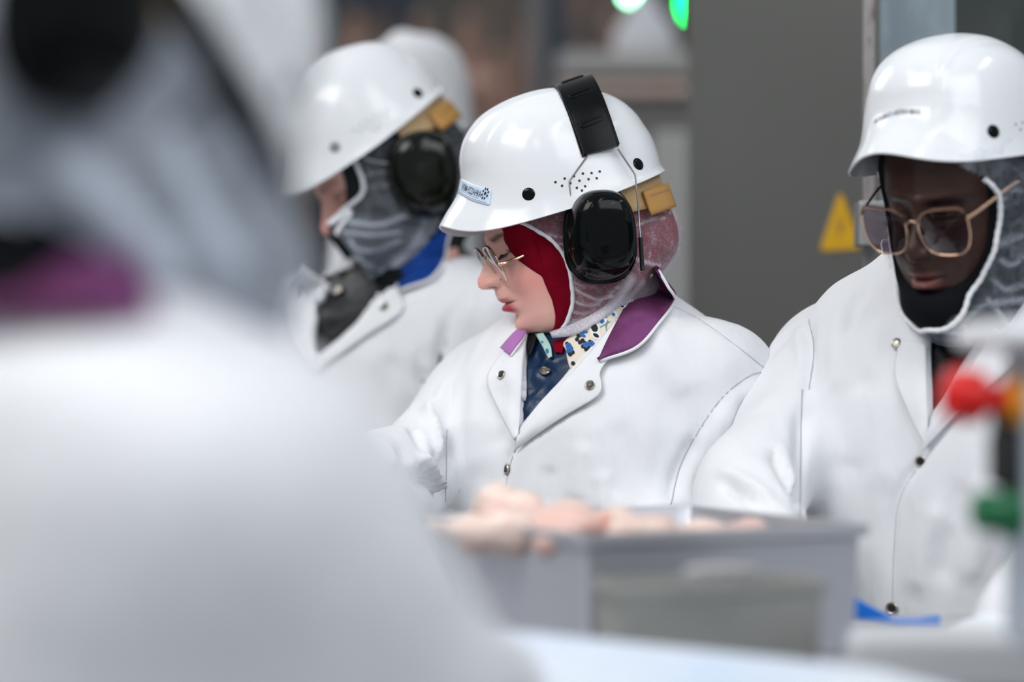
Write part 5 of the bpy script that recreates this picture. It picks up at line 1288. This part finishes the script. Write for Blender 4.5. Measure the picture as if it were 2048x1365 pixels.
def controls():
    c = P(2120, 1000, 1.92); t = root('control_box', (c[0], c[1], 0), 'pale grey control box with red stop button at the right edge', 'control box')
    xl = P(2040, 0, 1.90)[0]; z1 = P(0, 690, 1.90)[2]; z0 = P(0, 1300, 1.90)[2]
    V, Fc = box(xl + .06, 1.92, (z0 + z1) / 2, .12, .09, z1 - z0); body = mesh('housing', V, Fc, M['encl'], t, smooth=False, bevel=.008)
    V, Fc = box(xl + .050, 1.92, P(0, 672, 1.9)[2], .18, .12, .022); mesh('lid', V, Fc, M['encl_top'], t, smooth=False, bevel=.010)
    V, Fc = box(xl + .06, 1.925, z0 / 2, .05, .05, z0); mesh('post', V, Fc, M['steel'], t, smooth=False)
    b = P(2036, 805, 1.90); ax = np.array([-1, -.12, .12]); ax /= np.linalg.norm(ax)
    V, Fc = lathe(b, ax, [(.022, -.004), (.022, .003), (.020, .010), (.015, .011)], 32); col = mesh('yellow_collar', V, Fc, M['yellow'], t, auto=40)
    V, Fc = lathe(b, ax, [(.0125, .008), (.0125, .026), (.0205, .030), (.0215, .034), (.0215, .050), (.019, .057), (.012, .061), (.001, .062)], 36); mesh('stop_button', V, Fc, M['estop'], t, auto=40)
    q = P(2014, 890, 1.90); V, Fc = rings([q + np.array([dx, dy, dz]) for dx, dy, dz in []] or [np.array([q + np.array([math.cos(a) * r * .015, math.sin(a) * r * .015, z]) for a in np.linspace(0, 2 * np.pi, 20, endpoint=False)]) for r, z in ((.5, -.034), (1, -.030), (1, .006), (.86, .010), (.86, .032), (.5, .036))]); mesh('selector_knob', V, Fc, M['black_matte'], t, auto=40)
    V, Fc = box(q[0] + .012, q[1], q[2], .024, .012, .020); mesh('selector_stem', V, Fc, M['black_matte'], t, smooth=False)
    g = P(2032, 1026, 1.90); V, Fc = lathe(g, (-1, -.25, .05), [(.021, -.002), (.021, .008), (.0165, .010), (.0165, .030), (.014, .034), (.001, .035)], 32); mesh('green_button', V, Fc, M['green_btn'], t, auto=40)
controls()

def steel_structures():
    # grey cabinet receding to the left
    a = P(1372, 0, 4.45)[:2]; b = P(1795, 0, 3.86)[:2]; u = (b - a) / np.linalg.norm(b - a); n = np.array([u[1], -u[0]]); n = n if n[1] < 0 else -n
    t = root('steel_cabinet', (*((a + b) / 2), 0), 'tall grey steel cabinet behind the shoulders, with a yellow warning sign', 'cabinet')
    def slab(p0, p1, z0, z1, th, off, name, m, par=t, bev=.004):
        q = [p0 + n * off, p1 + n * off, p1 + n * (off - th), p0 + n * (off - th)]
        V, Fc = hexa([(*k, z1) for k in q], [(*k, z0) for k in q]); return mesh(name, V, Fc, m, par, smooth=False, bevel=bev)
    slab(a, b, 0, 3.4, .5, -.02, 'cabinet_body', M['steel_cab'])
    L = np.linalg.norm(b - a); cuts = [0, L]
    for i in range(1): d = slab(a + u * (cuts[i] + .004), a + u * (cuts[i + 1] - .004), .08, 3.38, .018, .0, 'cabinet_door', M['steel_cab'])
    # warning sign
    ctr = None; e = P(1683, 447, 1.)
    d2 = e[:2]; k = np.linalg.solve(np.stack([d2, -u], 1), a); ctr = a + u * k[1]; zc = CAMZ + (e[2] - CAMZ) * k[0]
    w, hh = .062, .100
    tri = [(0, hh * .56), (-w, -hh * .44), (w, -hh * .44)]
    def plate(sc, off, nm, m, par):
        P3 = []
        for k_ in range(3):
            cxy = np.array(tri[k_]) * sc; nx_ = np.array(tri[(k_ + 1) % 3]) * sc; pv = np.array(tri[k_ - 1]) * sc
            for w_ in (.08, 0): P3.append(cxy + (pv - cxy) * w_) if w_ else P3.append(cxy + (nx_ - cxy) * .08)
        V = [np.r_[ctr + u * q[0] + n * (off + dd), zc + q[1]] for dd in (.0018, 0) for q in P3]
        Fc = [tuple(range(6)), tuple(range(6, 12))[::-1]] + [((i + 1) % 6, i, 6 + i, 6 + (i + 1) % 6) for i in range(6)]
        return mesh(nm, np.array(V), Fc, m, par, smooth=False)
    s = plate(1, .001, 'warning_sign', M['sign_yellow'], t); s['label'] = 'yellow triangular warning sign'
    bolt = [(.006, .030), (-.012, -.004), (.0, -.004), (-.005, -.030), (.013, .004), (.001, .004)]
    V = [np.r_[ctr + u * q[0] + n * .0042, zc + q[1] * .8 - .004] for q in bolt]; mesh('sign_bolt', np.array(V), [(0, 1, 2, 5), (2, 3, 4, 5)], M['tan_dark'], s, smooth=False, solid=.0004)
    # steel column (H section)
    x0, x1 = P(1762, 0, 3.44)[0], P(1912, 0, 3.44)[0]
    t = root('steel_column', ((x0 + x1) / 2, 3.5, 0), 'galvanised steel column rising behind the right bump cap', 'column')
    V, Fc = box((x0 + x1) / 2, 3.45, 2.0, x1 - x0, .012, 4.0); mesh('flange', V, Fc, M['galv'], t, smooth=False, bevel=.002)
    V, Fc = box(x1 - .004, 3.52, 2.0, .010, .14, 4.0); mesh('web', V, Fc, M['galv'], t, smooth=False)
    V, Fc = box(x1 + .05, 3.60, 2.0, .12, .02, 4.0); mesh('back_flange', V, Fc, M['galv_dark'], t, smooth=False)
    V, Fc = box(.98, 3.78, 1.7, .62, .10, 3.4); o = mesh('machine_panel', V, Fc, M['galv_dark'], smooth=False, bevel=.004); props(o, 'dark green-grey machine panel behind the steel column', 'panel')
    # angle iron with plate
    xa, xb = P(1726, 0, 3.36)[0], P(1748, 0, 3.36)[0]
    t = root('angle_post', (xa, 3.36, 0), 'worn angle iron post at the left edge of the steel column', 'post')
    V, Fc = join([box((xa + xb) / 2, 3.36, 2.0, xb - xa, .004, 4.0), box(xb, 3.385, 2.0, .004, .05, 4.0)]); mesh('angle_iron', V, Fc, M['angle'], t, smooth=False, bevel=.001)
    pl = P(1737, 449, 3.33); V, Fc = box(pl[0] + .004, 3.325, pl[2], .042, .060, .060); q = mesh('steel_box', V, Fc, M['chrome'], t, smooth=False, bevel=.002)
    for dz in (-.8, -.4, .3, .62): V, Fc = lathe(P(1737, 449, 3.358) + (0, 0, dz * .4 + .25), (0, -1, 0), [(.004, -.001), (.004, .0022), (.001, .0028)], 10); mesh('bolt_head', V, Fc, M['angle'], t)
steel_structures()

def far_hall():
    def fc(p):
        d = smin(cone(p, (0, 0, 0), (.02, 0, -.45), .11, .15), cone(p, (.02, 0, -.45), (-.02, 0, -.95), .14, .09), .06)
        d = smin(d, cone(p, (-.05, 0, .05), (-.03, 0, .38), .07, .030), .05); return d + .012 * noise3(p, 9, 4)
    V, Fc = nets(fc, (-.28, -.28, -1.15), (.28, .28, .46), .028); o = mesh('c', V, Fc, M['carcass']); me = o.data; bpy.data.objects.remove(o)
    t = root('meat_rail', (-.8, 9.6, 0), 'dark blue overhead rail carrying hanging carcasses in the far hall', 'rail')
    V, Fc = box(-1.75, 9.6, 2.78, 2.8, .14, .16); mesh('beam', V, Fc, M['rail'], t, smooth=False)
    for x in (-3.1, -.42): V, Fc = box(x, 9.6, 1.35, .12, .12, 2.7); mesh('support', V, Fc, M['rail'], t, smooth=False)
    V, Fc = box(-.4, 9.75, 3.22, 5.6, .1, .1); o = mesh('overhead_rail', V, Fc, M['rail'], smooth=False); props(o, 'upper overhead rail above the hanging carcasses', 'rail')
    xs = [655, 712, 770, 828, 886, 944, 1002, 1060, 1150, 1210, 1270, 1330]
    for i, px in enumerate(xs):
        o = bpy.data.objects.new('hanging_carcass', me); COL.objects.link(o); dd = 9.2 if i % 2 else 10.1; c = P(px, 60, dd); o.location = (c[0], dd, 2.32 + .03 * (i % 2)); o.rotation_euler.z = i * 1.1; o.scale = (.70 + .03 * (i % 3),) * 2 + (.74,)
        props(o, 'brownish carcass hanging from the far rail, out of focus', 'carcass', 'carcasses on the far rail')
    def bx(name, m, px0, px1, py0, py1, d, th, label, cat):
        a, b = P(px0, py0, d), P(px1, py1, d); z0 = 0 if py1 > 1300 else b[2]
        V, Fc = box((a[0] + b[0]) / 2, d + th / 2, (a[2] + z0) / 2, b[0] - a[0], th, a[2] - z0); o = mesh(name, V, Fc, m, smooth=False, bevel=.01); props(o, label, cat); return o
    bx('grey_post', M['post_grey'], 1052, 1088, -400, 1400, 7.6, .12, 'grey post in the far hall above the middle bump cap', 'post')
    bx('blue_post', M['post_blue'], 1092, 1130, -400, 1400, 7.9, .12, 'slate blue post next to the grey post in the far hall', 'post')
    bx('dark_post', M['rail'], 618, 652, -400, 1400, 8.2, .12, 'dark post behind the left bump cap', 'post')
    bx('pale_post', M['pale'], 1308, 1382, 262, 1400, 6.2, .12, 'pale low partition between the middle bump cap and the cabinet', 'partition')
    t = root('packing_bench', (*P(1240, 0, 7.2)[:2], 0), 'blurred bench with white trays in the far hall', 'bench')
    for k, (y0, y1, m) in enumerate(((108, 150, M['pale']), (168, 192, M['meat_fat']))):
        a, b = P(1118, y0, 7.1), P(1420, y1, 7.1); V, Fc = box((a[0] + b[0]) / 2, 7.3, (a[2] + b[2]) / 2, b[0] - a[0], .5, a[2] - b[2]); mesh('tray_shelf', V, Fc, m, t, smooth=False, bevel=.01)
    for px in (1124, 1415): a = P(px, 110, 7.1); V, Fc = box(a[0], 7.3, a[2] / 2, .04, .4, a[2]); mesh('upright', V, Fc, M['post_grey'], t, smooth=False)
    a, b = P(1190, 200, 7.12), P(1420, 262, 7.12); V, Fc = box((a[0] + b[0]) / 2, 7.3, a[2] / 2 , b[0] - a[0], .4, a[2]); mesh('cupboard', V, Fc, M['post_grey'], t, smooth=False)
    def fs(p): return smin(ell(p, (0, 0, -.03), (.10, .09, .09)), cone(p, (0, 0, 0), (0, 0, .10), .07, .035), .03) + .006 * noise3(p, 18, 3)
    V, Fc = nets(fs, (-.14, -.14, -.14), (.14, .14, .17), .014); o = mesh('white_sack', P(1288, 108, 7.3) + V + (0, 0, .06), Fc, M['cloth']); props(o, 'white sack standing on the far packing bench', 'sack')
    for px, py, d, col, st, sz, lab in ((1265, -18, 12.0, (.35, 1, .55), 26, (.03, .03), 'round green signal lamp high in the far hall'), (1382, -4, 12.0, (.0, .9, .12), 26, (.024, .085), 'green lamp at the edge of the grey cabinet, stretched tall to show its reflected streak')):  # second lens elongated to stand in for the green reflection on the cabinet edge
        c = P(px, py, d); t = root('signal_lamp', c, lab, 'lamp'); V, Fc = box(c[0], c[1] + .09, c[2], sz[0] * 2 + .05, .12, sz[1] * 2 + .05); mesh('lamp_housing', V, Fc, M['black_matte'], t, smooth=False)
        V, Fc = rings([c + np.array([(math.cos(a_) * sz[0] * r, -.0 - h_, math.sin(a_) * sz[1] * r) for a_ in np.linspace(0, 2 * np.pi, 24, endpoint=False)]) for r, h_ in ((1, -.03), (1, 0), (.7, .02), (.1, .028))])
        mesh('lamp_lens', V, Fc, mat('green_lamp', (.0, .3, .1), .3, emit=(*col, st)), t); V, Fc = box(c[0], c[1] + .12, (c[2] + 5) / 2, .03, .03, 5 - c[2]); mesh('hanger', V, Fc, M['black_matte'], t, smooth=False)
far_hall()
# ceiling tubes that show as small bright glints on the caps and cups
for i, (x, y) in enumerate([(-1.9, 1.3), (-.9, 2.3), (.4, 1.6), (1.6, 2.6), (-1.6, 4.2), (.6, 4.6), (-.3, .4), (1.3, .9)]):
    t = root('ceiling_light', (x, y, 3.1), 'fluorescent batten overhead, outside the picture', 'lamp', 'fluorescent battens overhead')
    V, Fc = box(x, y, 3.13, .16, 1.0, .05); mesh('batten', V, Fc, M['slab'], t, smooth=False)
    for dx in (-.04, .04): tube('tube', [(x + dx, y - .46, 3.085), (x + dx, y + .46, 3.085)], .014, M.setdefault('tube', mat('lit_tube', (1, 1, 1), .4, emit=(1, 1, 1, 9))), t, n=2)
    V, Fc = tube_rod = lathe((x, y, 3.15), (0, 0, 1), [(.005, 0), (.005, 1.6)], 6); mesh('hanger', V, Fc, M['steel_wire'], t)
